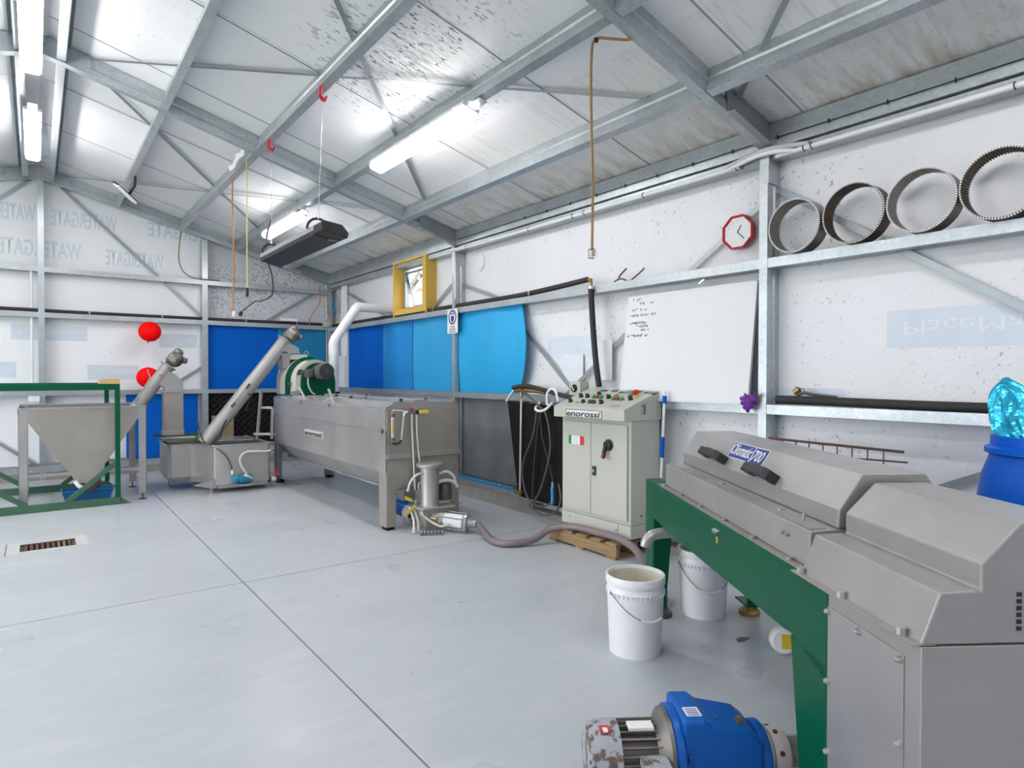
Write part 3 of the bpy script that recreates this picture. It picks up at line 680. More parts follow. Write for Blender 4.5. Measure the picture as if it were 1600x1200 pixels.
# ------------------------------------------------------------------ pails
def pail(x, y, r, h, a, label, fill):
    o = thing('pail', label, 'bucket', (x, y, 0), 'white plastic pails by the centrifuge')
    MB().lathe([(0, .004), (r * .80, .004), (r * .86, .0), (r * .87, .012), (r * .955, h * .82), (r * .96, h * .835), (r * .915, h * .835), (r * .84, .02), (0, .016)], (x, y, 0), (0, 0, 1), 48).build('body', 'pail', o)
    MB().lathe([(r * .95, h * .80), (r * .985, h * .805), (r * .985, h * .815), (r * .955, h * .83), (r * .955, h * .895), (r * .995, h * .90), (r * 1.0, h * .985), (r * .985, h), (r * .935, h), (r * .925, h * .97), (r * .915, h * .83)], (x, y, 0), (0, 0, 1), 48).build('rim', 'pail', o)
    m = MB()
    for k in range(40):
        b = 2 * PI * k / 40; d = Vector((math.cos(b), math.sin(b), 0)); c = Vector((x, y, h * .76)) + d * r * .945
        m.bar(c, c + Vector((0, 0, h * .06)), .004, .014, d)
    m.build('rib_ring', 'pail', o, kind='stuff')
    MB().lathe([(0, .018), (r * .835, .018), (r * .905, h * .96)], (x, y, 0), (0, 0, 1), 40).build('inner_wall', 'pail_in', o)
    ex = Vector((math.cos(a), math.sin(a), 0)); ey = Vector((-math.sin(a), math.cos(a), 0)); pts = []
    for i in range(17):
        t = PI * i / 16; pts.append(Vector((x, y, h * .80)) + ex * r * 1.0 * math.cos(t) + (ey * .99 * r * math.sin(t)) + Vector((0, 0, -h * fill * math.sin(t) ** 1.3)) + ey * .012)
    b = MB().tube(pts, .0022, 6).build('bail', 'iron', o)
    g = pts[6:11]; MB().tube(g, .007, 8).build('grip', 'pail', b)
    for s in (-1, 1): MB().cyl(Vector((x, y, h * .80)) + ex * s * r * .955, ex * s, .012, .012, 12).build('ear', 'pail', o)
pail(2.440, 2.195, .150, .393, math.radians(164), 'tall white pail standing in front of the green beam, nearest the camera', .30)
pail(3.145, 2.300, .148, .385, math.radians(143), 'white pail under the centrifuge behind its green beam', .36)
cp0 = thing('pipe_cap', 'white round cap with yellow label half hidden behind the green leg', 'cap', (2.97, 1.68, 0))
ca = Vector((-.72, -.66, .12)); cc0 = Vector((2.985, 1.70, .068))
MB().lathe([(0, 0), (.052, 0), (.062, -.008), (.064, -.05), (0, -.05)], cc0, ca, 28).build('disc', 'white', cp0)
e1 = Vector((.66, -.72, 0)).normalized(); e2 = e1.cross(ca).normalized() * -1
MB().quad(cc0 + ca * .001 - e1 * .012 - e2 * .034, cc0 + ca * .001 + e1 * .035 - e2 * .034, cc0 + ca * .001 + e1 * .035 + e2 * .038, cc0 + ca * .001 - e1 * .012 + e2 * .038, .001).build('yellow_label', 'yellow', cp0)
# ------------------------------------------------------------------ control cabinet on a pallet
cab = thing('control_cabinet', 'beige control cabinet with sloped button console on a pallet', 'cabinet', (3.79, 3.7, .142))
X0, X1, Y0, Y1 = 3.626, 3.955, 3.313, 4.10
MB().box(X0 + .004, X1, Y0, Y1, .245, 1.056).build('body', 'beige', cab, .003)
MB().box(X0, X1, Y0 - .002, Y1 + .002, .142, .243).build('plinth', 'beige', cab, .003)
MB().box(X0 - .001, X0 + .002, Y0 + .128, Y0 + .131, .143, .242).build('plinth_seam', 'black', cab)
for (y, z) in ((Y0 + .15, .19), (Y1 - .1, .205)): MB().cyl((X0, y, z), (-1, 0, 0), .006, .002, 8).build('plinth_screw', 'black', cab)
YM = 3.735
for (ya, yb, hand) in ((YM + .003, Y1 - .028, 0), (Y0 + .028, YM - .003, 1)):
    d = MB().box(X0 - .014, X0 + .003, ya, yb, .278, 1.016).build('door', 'beige', cab, .002)
    if hand == 0:
        fx = X0 - .0150
        for (a, b, c_) in ((4.0, 3.965, 'sticker_green'), (3.965, 3.862, 'white'), (3.862, 3.815, 'sticker_red')): MB().box(fx - .001, fx, b, a, .825, .895).build('flag_sticker', c_, d)
        m = MB()
        for k in range(4): m.box(fx - .0014, fx - .001, 3.875 + .006 * (k % 2), 3.955 - .006 * k, .842 + k * .013, .846 + k * .013)
        m.build('flag_print', 'sheath', d, kind='stuff')
    else:
        sw = MB().lathe([(.046, 0), (.046, .008), (.038, .014), (.034, .03), (0, .034)], (X0 - .014, 3.53, .852), (-1, 0, 0), 28).build('rotary_switch', 'black', d)
        MB().bar((X0 - .046, 3.530, .862), (X0 - .052, 3.560, .745), .026, .028, (-1, 0, 0)).build('switch_lever', 'black', sw, .006)
        MB().bar((X0 - .053, 3.549, .79), (X0 - .055, 3.559, .748), .020, .024, (-1, 0, 0)).build('lever_tip', 'red_paint', sw, .004)
        lk = MB().box(X0 - .026, X0 - .013, 3.672, 3.708, .592, .668).build('lock', 'black', d, .004)
        MB().lathe([(.012, 0), (.012, .004), (0, .004)], (X0 - .026, 3.69, .63), (-1, 0, 0), 14).build('key_hole', 'steel_bright', lk)
MB().cyl((X0 + .12, Y0, .31), (0, -1, 0), .008, .002, 12).build('cap_plug', 'black', cab)
# sloped console
CY0, CY1 = 3.296, 4.105; XA, XB = 3.533, 3.955; ZA, ZB_, ZC = 1.052, 1.140, 1.289
con = MB().prism([(XA, ZA), (XA, ZB_), (XB, ZC), (XB, ZA)], 'y', CY0, CY1).build('console', 'beige', cab, .004)
nx = Vector((-(ZC - ZB_), 0, XB - XA)).normalized(); sx = Vector((XB - XA, 0, ZC - ZB_)).normalized(); SL = math.hypot(XB - XA, ZC - ZB_)
def cp_(s, y, o=0): return Vector((XA, y, ZB_)) + sx * (SL * s) + nx * o
def stick(s, y, mat, r=.017, h=.022, base='black'):
    b = MB().cyl(cp_(s, y, 0), nx, r * 1.15, .006, 16).build('button_collar', base, con)
    MB().lathe([(r, 0), (r, h * .7), (r * .8, h), (0, h * 1.05)], cp_(s, y, .004), nx, 16).build('push_button', mat, b)
def knob(s, y):
    b = MB().cyl(cp_(s, y, 0), nx, .02, .008, 16).build('knob_collar', 'black', con)
    MB().bar(cp_(s, y + .018, .02), cp_(s, y - .022, .02), .012, .028, nx).build('selector_knob', 'black', b, .003)
ys = lambda k: CY1 - .06 - k * .062
for s, k in ((.50, 0.9), (.50, 2.2), (.24, 0.7), (.50, 6.2), (.24, 6.6), (.47, 10.2)): knob(s, ys(k))
for s, k, c in ((.66, 3.35, 'green'), (.50, 3.4, 'green_bright'), (.50, 4.8, 'green_bright'), (.50, 4.1, 'red_paint'), (.24, 3.2, 'green'), (.24, 4.5, 'green_dull'), (.24, 5.2, 'rust'), (.45, 7.4, 'green_bright'), (.45, 8.1, 'red_paint'), (.45, 8.8, 'green_bright')): stick(s, ys(k), c)
b = MB().cyl(cp_(.66, ys(10.0)), nx, .022, .01, 16).build('button_collar', 'yellow', con)
MB().lathe([(.012, 0), (.012, .018), (.028, .02), (.030, .034), (.02, .042), (0, .044)], cp_(.66, ys(10.0), .006), nx, 20).build('stop_button', 'red_paint', b)
def plate(nm, s0, s1, k0, k1, mat, o=.006): return MB().quad(cp_(s0, ys(k1), 0), cp_(s0, ys(k0), 0), cp_(s1, ys(k0), 0), cp_(s1, ys(k1), 0), o).build(nm, mat, con)
for (k0, k1, s0) in ((2.2, 3.5, .82), (4.2, 5.4, .82), (6.0, 6.9, .76), (10.2, 11.1, .78), (11.3, 12.2, .76)):
    p = plate('meter', s0, s0 + .10, k0, k1, 'black', .008)
plate('meter', .62, .70, 6.2, 6.9, 'black', .006); plate('meter', .2, .28, 1.8, 2.4, 'black', .006)
plate('display', .74, .96, 6.9, 8.3, 'lcd', .008); plate('keypad', .64, .96, 8.4, 9.7, 'grey_plastic', .008)
plate('warning_sticker', .06, .20, 8.5, 10.6, 'paper', .002)
m = MB()
for k in range(7):
    for j in range(2): m.quad(cp_(.085 + j * .055, ys(8.75 + k * .24 + .15)), cp_(.085 + j * .055, ys(8.75 + k * .24)), cp_(.12 + j * .055, ys(8.75 + k * .24)), cp_(.12 + j * .055, ys(8.75 + k * .24 + .15)), .003)
m.build('warning_print', 'red_paint', con, kind='stuff')
plate('blue_sticker', .12, .26, -.6, .5, 'print_blue', .002)
nm_ = MB().box(XA - .003, XA, 3.535, 3.942, 1.062, 1.118).build('name_plate', 'paper', con)
m = MB(); m.box(XA - .005, XA - .002, 3.53, 3.947, 1.118, 1.121).box(XA - .005, XA - .002, 3.53, 3.947, 1.058, 1.061).box(XA - .005, XA - .002, 3.53, 3.533, 1.058, 1.12).box(XA - .005, XA - .002, 3.944, 3.947, 1.058, 1.12); m.build('plate_border', 'ink', nm_)
text('lettering', 'enorossi', 'ink', nm_, (XA - .003, 3.936, 1.068), (0, -1, 0), (0, 0, 1), .066, width=.392, shear=.2, bold=.02, ext=.003)
ks = MB().cyl((3.74, CY0, 1.175), (0, -1, 0), .015, .02, 12).build('key_switch', 'steel_dull', con); MB().box(3.733, 3.747, CY0 - .024, CY0 - .018, 1.10, 1.17).build('key', 'iron_light', ks)
# small isolator on the cabinet's far side
iso = tag(MB().box(3.86, 3.97, 4.13, 4.27, 1.225, 1.345).build('isolator_box', 'beige', None, .004), 'small beige isolator box with round black switch left of the console', 'switch box')
MB().lathe([(.035, 0), (.035, .012), (.028, .022), (0, .024)], (3.86, 4.20, 1.285), (-1, 0, 0), 24).build('rotary_switch', 'black', iso)
MB().bar((3.836, 4.185, 1.265), (3.836, 4.215, 1.305), .009, .006, (-1, 0, 0)).build('pointer', 'white', iso)
# pallet
pal = thing('pallet', 'small timber pallet carrying the control cabinet', 'pallet', (3.73, 3.73, 0))
for i in range(5):
    y = 3.345 + i * .165; MB().box(3.50, 3.955, y, y + .112, .100, .119).build('deck_board', 'pallet', pal, .002)
for x in (3.50, 3.70, 3.915): MB().box(x, x + .04, 3.34, 4.12, .018, .099).build('bearer', 'pallet', pal, .002)
for y in (3.345, 3.70, 4.03): MB().box(3.495, 3.955, y, y + .09, 0, .017).build('bottom_board', 'pallet', pal, .002)
for y in (3.36, 3.90): MB().box(3.66, 3.94, y, y + .09, .120, .141).build('packer', 'pallet', pal)
# ------------------------------------------------------------------ mixing tank
tk = thing('mixing_tank', 'long stainless mixing tank with lids and trapezoid underside along the right wall', 'tank', (2.88, 6.9, 0))
TX0, TX1, TY0, TY1, TZ = 2.507, 3.262, 5.20, 8.525, 1.125
MB().poly([(TX0 + .002, TY0 + .012, .517), (TX0 + .002, TY0 + .012, 1.09), (TX1 - .002, TY0 + .012, 1.09), (TX1 - .002, TY0 + .012, .517), (3.08, TY0 + .012, .33), (2.69, TY0 + .012, .33)], (0, TY1 - TY0 - .024, 0)).build('trough', 'steel', tk, .004)
MB().box(TX0 - .012, TX0 + .004, TY0 + .01, TY1 - .01, .895, 1.092).build('side_band', 'steel', tk, .003)
MB().box(2.675, 2.70, TY0 + .012, TY1 - .012, .318, .334).box(3.075, 3.10, TY0 + .012, TY1 - .012, .318, .334).build('lower_lip', 'steel_bright', tk)
for (ya, yb, nm) in ((TY0 - .002, TY0 + .010, 'end_plate'), (TY1 - .010, TY1 + .002, 'end_plate')):
    MB().prism([(TX0, .50), (TX0, 1.108), (TX1, 1.108), (TX1, .50), (3.16, .40), (3.03, .375), (2.74, .375), (2.60, .40)], 'y', ya, yb).build(nm, 'steel_dull', tk, .002)
for sx, q in ((0, lambda x: x), (1, lambda x: TX0 + TX1 - x)):
    for (yf, dy) in ((TY0, 1), (TY1, -1)):
        m = MB(); a, b = sorted((yf - .003 * dy, yf + .012 * dy))
        m.prism([(q(TX0), .52), (q(2.75), .40), (q(2.60), .36), (q(2.597), .03), (q(TX0), .03)], 'y', a, b)
        a, b = sorted((yf, yf + .148 * dy)); x0, x1 = sorted((q(TX0 - .004), q(TX0 + .008)))
        m.box(x0, x1, a, b, .03, .90 if sx == 0 and False else .52)
        m.build('leg', 'steel_dull' if dy > 0 else 'steel', tk, .002)
        x0, x1 = sorted((q(TX0 + .01), q(TX0 + .085))); MB().box(x0, x1, min(a, b) + .015, max(a, b) - .03, 0, .03).build('foot_pad', 'rubber', tk)
    # flap over the leg knee
MB().quad((TX0 - .006, TY0 + .15, .52), (TX0 - .006, TY0, .52), (TX0 - .006, TY0, .90), (TX0 - .006, TY0 + .15, .90), .004).build('corner_plate', 'steel', tk)
MB().box(TX0 - .006, TX1 + .012, TY0 - .022, TY0 - .001, .645, .690).build('end_stiffener', 'steel', tk, .003)
# lid: folded rims and two hinged grids
MB().prism([(TX0 - .010, 1.085), (TX0 - .010, 1.112), (TX0 + .085, 1.150), (TX0 + .10, 1.150), (TX0 + .10, 1.143), (TX0 + .085, 1.143), (TX0 - .002, 1.105), (TX0 - .002, 1.085)], 'y', TY0 - .004, 6.72).build('rim', 'steel_bright', tk, .002)
MB().prism([(TX0 - .010, 1.085), (TX0 - .010, 1.112), (TX0 + .085, 1.150), (TX0 + .10, 1.150), (TX0 + .10, 1.143), (TX0 + .085, 1.143), (TX0 - .002, 1.105), (TX0 - .002, 1.085)], 'y', 6.735, TY1).build('rim', 'steel_bright', tk, .002)
MB().prism([(TX0 + .02, 1.108), (TX0 + .06, 1.152), (TX1 - .05, 1.152), (TX1 - .02, 1.108)], 'y', TY0 - .001, TY0 + .012).build('rim_end', 'steel', tk)
for (ya, yb) in ((5.24, 6.30), (6.34, 7.55)):
    l = MB().box(TX0 + .10, TX1 - .10, ya, yb, 1.143, 1.157).build('lid', 'steel_bright', tk, .003)
    MB().box(TX0 + .30, TX1 - .30, ya + .02, yb - .02, 1.158, 1.172).build('lid_rib', 'steel', l, .003)
for (x, y) in ((2.70, 5.30), (2.96, 5.30), (2.66, 6.36), (2.95, 6.62), (2.75, 7.0)):
    MB().cyl((x, y, 1.155), (0, 0, 1), .016, .028, 10).box(x - .02, x + .02, y - .05, y + .05, 1.150, 1.158).build('lid_knob', 'black', tk)
for (y, t, z) in ((7.45, .10, 1.13), (6.55, .02, 1.12)):
    MB().tube([(TX0 + .03, y, 1.12), (TX0 + .03, y + .02, 1.15), (TX0 + .03 - t * .2, y + .12, 1.245)], .014, 10).build('lid_lever', 'steel_bright', tk)
    MB().box(TX0 - .014, TX0 - .006, y - .02, y + .02, 1.06, 1.10).build('rust_streak', 'rust', tk)
MB().box(TX0 - .010, TX0 - .005, 7.20, 7.235, 1.015, 1.06).build('warning_label', 'yellow', tk)
pl = MB().box(TX0 - .012, TX0 + .001, 6.745, 7.32, .705, .775).build('name_plate', 'cream', tk)
text('lettering', 'enorossi', 'ink', pl, (TX0 - .013, 7.30, .715), (0, -1, 0), (0, 0, 1), .075, width=.54, shear=.2, ext=.002, bold=.03)
MB().box(TX0 - .03, TX0, 5.235, 5.29, .885, .905).cyl((TX0 - .02, 5.262, .875), (0, 0, 1), .012, .04, 8).build('clip', 'iron_light', tk)
# sight tube, valve and hoses on the near end
ye = TY0 - .045
g = MB().tube([(2.545, ye, 1.06), (2.545, ye, .805)], .013, 12).build('sight_tube', 'offwhite_hose', tk)
MB().box(2.532, 2.545, ye - .016, ye - .012, .87, 1.0).build('scale_strip', 'yellow', g)
for z in (1.04, .825): MB().cyl((2.545, ye, z - .015), (0, 0, 1), .019, .032, 12).build('union', 'grey_plastic', g)
MB().tube(smooth_path([(2.545, ye, 1.075), (2.56, ye, 1.085), (2.66, ye, 1.075)], 4), .007, 8).build('hose', 'offwhite_hose', tk)
MB().tube(smooth_path([(2.545, ye, .80), (2.56, ye, .785), (2.61, ye, .79), (2.63, ye, .815)], 4), .009, 8).build('elbow', 'black', tk)
MB().tube([(2.63, ye, .81), (2.655, ye, 1.04)], .008, 8).build('hose', 'offwhite_hose', tk)
MB().tube([(2.655, ye, 1.03), (2.66, ye, 1.06), (2.69, ye, 1.065)], .012, 8).build('elbow', 'white', tk)
v = MB().tube([(2.69, ye, 1.065), (2.78, ye, 1.062)], .013, 10).cyl((2.715, ye, 1.065), (1, 0, 0), .018, .03, 6).build('ball_valve', 'iron_light', tk)
MB().bar((2.79, ye - .01, 1.062), (2.90, ye - .02, 1.066), .03, .012, (0, 1, 0)).build('valve_lever', 'yellow', v, .003)
MB().box(2.775, 2.80, ye - .018, ye + .01, 1.045, 1.08).build('lever_root', 'black', v)
MB().box(2.71, 2.745, ye - .012, ye, 1.085, 1.10).build('red_tag', 'red_paint', v)
MB().tube(smooth_path([(2.735, ye, 1.05), (2.742, ye, .85), (2.755, ye, .6), (2.765, ye - .02, .25), (2.77, ye - .03, .17)], 5), .009, 8).build('hose', 'offwhite_hose', tk)
MB().tube(smooth_path([(2.785, ye, 1.05), (2.79, ye, .85), (2.81, ye, .65), (2.84, ye - .01, .45), (2.79, ye - .03, .40), (2.81, ye - .03, .30), (2.85, ye - .02, .28)], 5), .009, 8).build('hose', 'offwhite_hose', tk)
# ------------------------------------------------------------------ paste pump by the tank's end
pu_ = thing('paste_pump', 'stainless paste pump with round flanged column at the near tank end', 'pump', (2.84, 5.0, 0))
MB().lathe([(0, .605), (.115, .605), (.12, .60), (.12, .578), (.115, .572), (.085, .570), (.082, .24), (.09, .225), (0, .22)], (2.845, 5.02, 0), (0, 0, 1), 32).build('inlet_column', 'steel', pu_)
MB().poly([(2.66, 5.14, .215), (3.08, 5.13, .215), (3.02, 4.86, .215), (2.72, 4.90, .215)], (0, 0, .012)).build('base_flange', 'steel_bright', pu_, .002)
MB().add([(2.72, 4.92, .214), (3.00, 4.90, .214), (3.02, 5.10, .214), (2.70, 5.12, .214), (2.76, 4.93, .05), (2.93, 4.92, .05), (2.94, 5.06, .05), (2.75, 5.08, .05)], [(0, 1, 5, 4), (1, 2, 6, 5), (2, 3, 7, 6), (3, 0, 4, 7), (4, 5, 6, 7)]).build('pump_hopper', 'steel_dull', pu_)
dv = Vector((.26, -.30, -.035)); p0 = Vector((2.80, 5.03, .125))
MB().tube([p0, p0 + dv * .45], .075, 20).build('rotor_case', 'steel', pu_)
MB().lathe([(.05, 0), (.062, .01), (.062, .19), (.05, .20)], p0 + dv * .42, dv, 24).build('stator', 'white', pu_)
for k in range(4):
    a = k * PI / 2 + .5; e1 = dv.normalized().cross(Vector((0, 0, 1))).normalized(); e2 = e1.cross(dv.normalized())
    o = (e1 * math.cos(a) + e2 * math.sin(a)) * .078
    MB().tube([p0 + dv * .38 + o, p0 + dv * 1.0 + o], .006, 8).build('tie_rod', 'steel_bright', pu_)
MB().lathe([(.0, 0), (.088, 0), (.088, .022), (.05, .03), (.036, .06), (.036, .10), (0, .10)], p0 + dv * .96, dv, 24).build('outlet_flange', 'steel_bright', pu_)
MB().tube([(2.79, 4.915, .135), (2.83, 4.86, .13)], .014, 10).build('brass_fitting', 'brass', pu_)
mt = MB().lathe([(0, -.06), (.065, -.05), (.075, .0), (.075, .20), (.06, .22), (0, .22)], (2.735, 5.40, .16), (0, -1, 0), 24).build('motor', 'blue_machine', pu_)
MB().lathe([(.07, 0), (.085, 0), (.085, .1), (.07, .1)], (2.74, 5.20, .14), (0, -1, 0), 24).build('gear_flange', 'steel', pu_)
jb = MB().box(2.60, 2.72, 5.05, 5.14, .28, .37).build('junction_box', 'grey_plastic', pu_, .006)
MB().add([(2.60, 5.02, .335), (2.68, 5.02, .295), (2.66, 5.04, .27), (2.60, 5.04, .305)], [(0, 1, 2, 3)]).build('yellow_tag', 'yellow', jb)
MB().bar((2.61, 5.03, .16), (2.70, 5.02, .24), .025, .006, (0, 1, 0)).build('valve_lever', 'yellow', pu_)
MB().tube(smooth_path([(2.63, 5.03, .37), (2.65, 5.01, .46), (2.72, 5.0, .52), (2.79, 5.01, .50), (2.77, 5.02, .42)], 5), .011, 8).build('air_hose', 'offwhite_hose', pu_)
MB().tube(smooth_path([(2.92, 5.0, .50), (3.0, 4.98, .52), (3.07, 4.97, .47), (3.09, 4.97, .40)], 5), .013, 8).build('air_hose', 'offwhite_hose', pu_)
MB().tube(smooth_path([(2.92, 5.0, .43), (3.0, 4.98, .44), (3.07, 4.97, .42), (3.11, 4.97, .37)], 5), .015, 8).build('air_hose', 'offwhite_hose', pu_)
MB().lathe([(0, 0), (.06, .01), (.065, .1), (.05, .16), (0, .17)], (3.03, 5.06, .24), (0, 0, 1), 18).build('gear_head', 'iron', pu_)
MB().tube(smooth_path([(2.72, 4.96, .185), (2.77, 4.90, .12), (2.84, 4.83, .07), (2.90, 4.80, .08)], 5), .010, 8).build('drain_hose', 'offwhite_hose', pu_)
for x in (2.66, 2.70): MB().tube(smooth_path([(x, 5.06, .22), (x + .01, 5.0, .12), (x, 4.97, .05)], 4), .010, 8).lathe([(0, 0), (.016, 0), (.016, .04), (0, .05)], (x, 4.97, .012), (0, 0, 1), 10).build('drip_hose', 'offwhite_hose', pu_)
sk = thing('drain_grate', 'small row of steel spikes lying on the floor under the pump', 'grate', (2.78, 4.85, 0))
MB().bar((2.68, 4.90, .008), (2.86, 4.80, .008), .05, .016).build('base_bar', 'iron_light', sk)
for k in range(7):
    p = Vector((2.69, 4.895, .016)).lerp(Vector((2.85, 4.805, .016)), k / 6); MB().cyl(p, (0, 0, 1), .006, .022, 6).build('spike', 'steel_bright', sk)
# suction hose from the pump over the pallet and behind the pail
hp = smooth_path([p0 + dv * 1.25, (3.10, 4.52, .045), (3.02, 4.28, .030), (3.06, 4.13, .030), (3.25, 4.05, .045), (3.43, 4.02, .115), (3.535, 3.88, .148), (3.56, 3.62, .150), (3.56, 3.38, .150), (3.50, 3.14, .12), (3.36, 2.95, .05), (3.15, 2.80, .032), (2.97, 2.72, .032), (2.93, 2.60, .032), (3.00, 2.50, .032), (3.10, 2.56, .05), (3.15, 2.62, .07)], 7)
rr = [.028 + (.0016 if i % 2 else 0) for i in range(len(hp))]
tag(MB().tube(hp, .0285, 14).build('suction_hose', 'hose_purple'), 'purple grey suction hose snaking from the pump across the pallet to the pails', 'hose')
# ------------------------------------------------------------------ crusher with green hood on the far end of the tank
cr = thing('crusher', 'green and cream arched hammer crusher with grey motor on the tank', 'crusher', (2.87, 8.2, 1.15))
def arch(cx, r, z0, x0=None): return [(cx - r, z0)] + [(cx + r * math.cos(PI - PI * i / 20), z0 + .16 + (r + .02) * math.sin(PI * i / 20)) for i in range(21)] + [(cx + r, z0)]
MB().prism(arch(2.845, .300, 1.152), 'y', 8.20, 8.44).build('casing', 'cream', cr, .006)
MB().prism(arch(2.835, .310, 1.152), 'y', 8.44, 8.50).build('back_plate', 'steel', cr, .004)
MB().prism(arch(2.845, .3025, 1.152), 'y', 8.190, 8.199).build('trim_ring', 'green', cr)
# front belt guard: cream skirt with bright green band and dark green face
fg = MB().prism(arch(2.875, .270, 1.152), 'y', 8.02, 8.185).build('belt_guard', 'cream', cr, .012)
MB().prism(arch(2.905, .225, 1.152), 'y', 8.00, 8.022).build('guard_face', 'green', fg, .006)
n = 8; m = MB(); c = (2.875, 1.312); r = .2745
pts = [(c[0] + r * math.cos(a), c[1] + (r + .02) * math.sin(a)) for a in [math.radians(112 - 54 * i / n) for i in range(n + 1)]]
for a, b in zip(pts[:-1], pts[1:]): m.quad((a[0], 8.017, a[1]), (b[0], 8.017, b[1]), (b[0], 8.186, b[1]), (a[0], 8.186, a[1]), -.004)
m.build('green_band', 'green_bright', fg)
m = MB()
for k in range(3):
    for j in range(3): m.box(2.632 + j * .022 + k * .008, 2.650 + j * .022 + k * .008, 8.012, 8.0215, 1.40 + k * .024, 1.418 + k * .024)
m.build('vent_slots', 'black', fg, kind='stuff')
MB().box(2.565, 2.585, 8.10, 8.18, 1.27, 1.30).build('latch', 'green_dull', cr)
MB().box(2.555, 2.66, 7.98, 8.02, 1.152, 1.20).build('base_bracket', 'steel', cr)
MB().box(2.56, 3.15, 8.05, 8.50, 1.125, 1.155).build('base_plate', 'green', cr, .003)
cm_ = MB().lathe([(0, 0), (.05, .0), (.098, .01), (.104, .04), (.104, .16), (.096, .17), (.092, .28), (.06, .30)], (2.905, 7.70, 1.445), (0, 1, 0), 32).build('motor', 'grey_plastic', cr)
for i in range(18):
    a = 2 * PI * i / 18; d = Vector((math.cos(a), 0, math.sin(a))); cc = Vector((2.905, 7.88, 1.445)) + d * .098
    MB().bar(cc, cc + Vector((0, .10, 0)), .005, .012, d).build('cooling_fin', 'grey_plastic', cm_)
for r_ in (.03, .05, .07, .088): MB().lathe([(r_ - .004, 0), (r_ - .004, -.004), (r_ + .004, -.004), (r_ + .004, 0)], (2.905, 7.70, 1.445), (0, 1, 0), 24).build('fan_guard_ring', 'black', cm_)
MB().box(2.715, 2.805, 7.90, 7.99, 1.37, 1.475).build('terminal_box', 'iron_light', cm_, .006)
MB().tube(smooth_path([(2.75, 7.94, 1.37), (2.755, 7.94, 1.27), (2.80, 7.94, 1.18), (2.84, 7.94, 1.155)], 5), .011, 8).build('cable', 'sheath', cm_)
MB().prism([(2.86, 1.52), (2.97, 1.52), (2.99, 1.55), (2.84, 1.55)], 'y', 7.86, 8.01).build('adjuster_bracket', 'iron', cr)
MB().box(2.53, 2.845, 8.24, 8.44, 1.60, 1.665).build('feed_flange', 'cream', cr, .004)
MB().add([(2.505, 8.22, 1.68), (2.62, 8.22, 1.68), (2.62, 8.46, 1.68), (2.505, 8.46, 1.68), (2.545, 8.26, 1.48), (2.62, 8.26, 1.48), (2.62, 8.42, 1.48), (2.545, 8.42, 1.48)], [(0, 1, 5, 4), (1, 2, 6, 5), (2, 3, 7, 6), (3, 0, 4, 7), (4, 5, 6, 7)]).build('feed_chute', 'steel', cr)
MB().tube(arc((2.855, 8.30, 1.685), .026, 0, 2 * PI, 20, (1, 0, 0), (0, 0, 1)), .007, 8).cyl((2.855, 8.30, 1.64), (0, 0, 1), .014, .025, 10).build('eye_bolt', 'steel_dull', cr)
# ------------------------------------------------------------------ washing tub with green-edged tray
tb_ = thing('washing_tub', 'stainless washing tub on thin legs below the long screw conveyor', 'tub', (1.8, 8.4, 0))
def tub_poly(e=0): return [(1.255 + e, 9.1 - e), (1.255 + e, 8.50 + e), (1.29 + e, 8.46 + e), (1.50, 8.45 + e), (1.60 + e, 8.36 + e), (1.66 + e, 8.20), (1.675 + e, 8.06 + e), (1.70 + e, 8.045 + e), (2.29 - e, 8.045 + e), (2.315 - e, 8.07 + e), (2.315 - e, 9.1 - e)]
def loft(m, A, za, B, zb_):
    n = len(A); m.add([(p[0], p[1], za) for p in A] + [(p[0], p[1], zb_) for p in B], [(i, (i + 1) % n, (i + 1) % n + n, i + n) for i in range(n)], True)
P0 = tub_poly(); P1 = [(1.30 if x < 1.4 else x, y + (.06 if y > 8.4 and y < 9 else 0)) for x, y in P0]
m = MB(); loft(m, P1, .10, P0, .17); loft(m, P0, .17, P0, .562); loft(m, tub_poly(.004), .562, tub_poly(.004), .30); m.add([(p[0], p[1], .10) for p in P1], [tuple(range(len(P1)))]); m.build('shell', 'steel', tb_)
m = MB(); n = len(P0); A = tub_poly(-.008); Bq = tub_poly(.03)
m.add([(p[0], p[1], .565) for p in A] + [(p[0], p[1], .565) for p in Bq], [(i, (i + 1) % n, (i + 1) % n + n, i + n) for i in range(n)]); m.tube([(p[0], p[1], .562) for p in A], .008, 6, closed=True); m.build('rim', 'steel_bright', tb_)
m = MB(); m.box(1.70, 2.29, 8.06, 8.35, .045, .11); m.build('sump', 'steel', tb_, .02, 3)
MB().prism([(1.45, .118), (1.70, .17), (1.70, .07), (1.66, .06)], 'y', 8.05, 8.075).build('leg_bracket', 'steel', tb_)
MB().prism([(2.315, .20), (2.44, .17), (2.44, .15), (2.315, .10)], 'y', 8.10, 8.13).build('leg_bracket', 'steel', tb_)
for (x, y) in ((1.645, 8.06), (2.345, 8.13), (1.33, 8.95), (2.30, 9.0)):
    MB().cyl((x, y, .01), (0, 0, 1), .011, .16, 10).cyl((x, y, 0), (0, 0, 1), .028, .012, 14).build('leg', 'steel_dull', tb_)
MB().add([(1.20, 8.40, .64), (1.66, 8.42, .63), (1.66, 9.0, .63), (1.20, 9.0, .64), (1.30, 8.50, .562), (1.62, 8.50, .562), (1.62, 8.95, .562), (1.30, 8.95, .562)], [(0, 1, 5, 4), (1, 2, 6, 5), (2, 3, 7, 6), (3, 0, 4, 7)]).build('feed_tray', 'steel_dull', tb_)
for a_ in ((1.16, 1.68, 8.985, 9.005, .625, .65), (1.19, 1.67, 8.392, 8.405, .628, .641)): MB().box(*a_).build('tray_edge', 'green_dull', tb_)
MB().box(1.68, 2.22, 8.45, 8.95, .566, .585).build('cover', 'steel_bright', tb_, .003)
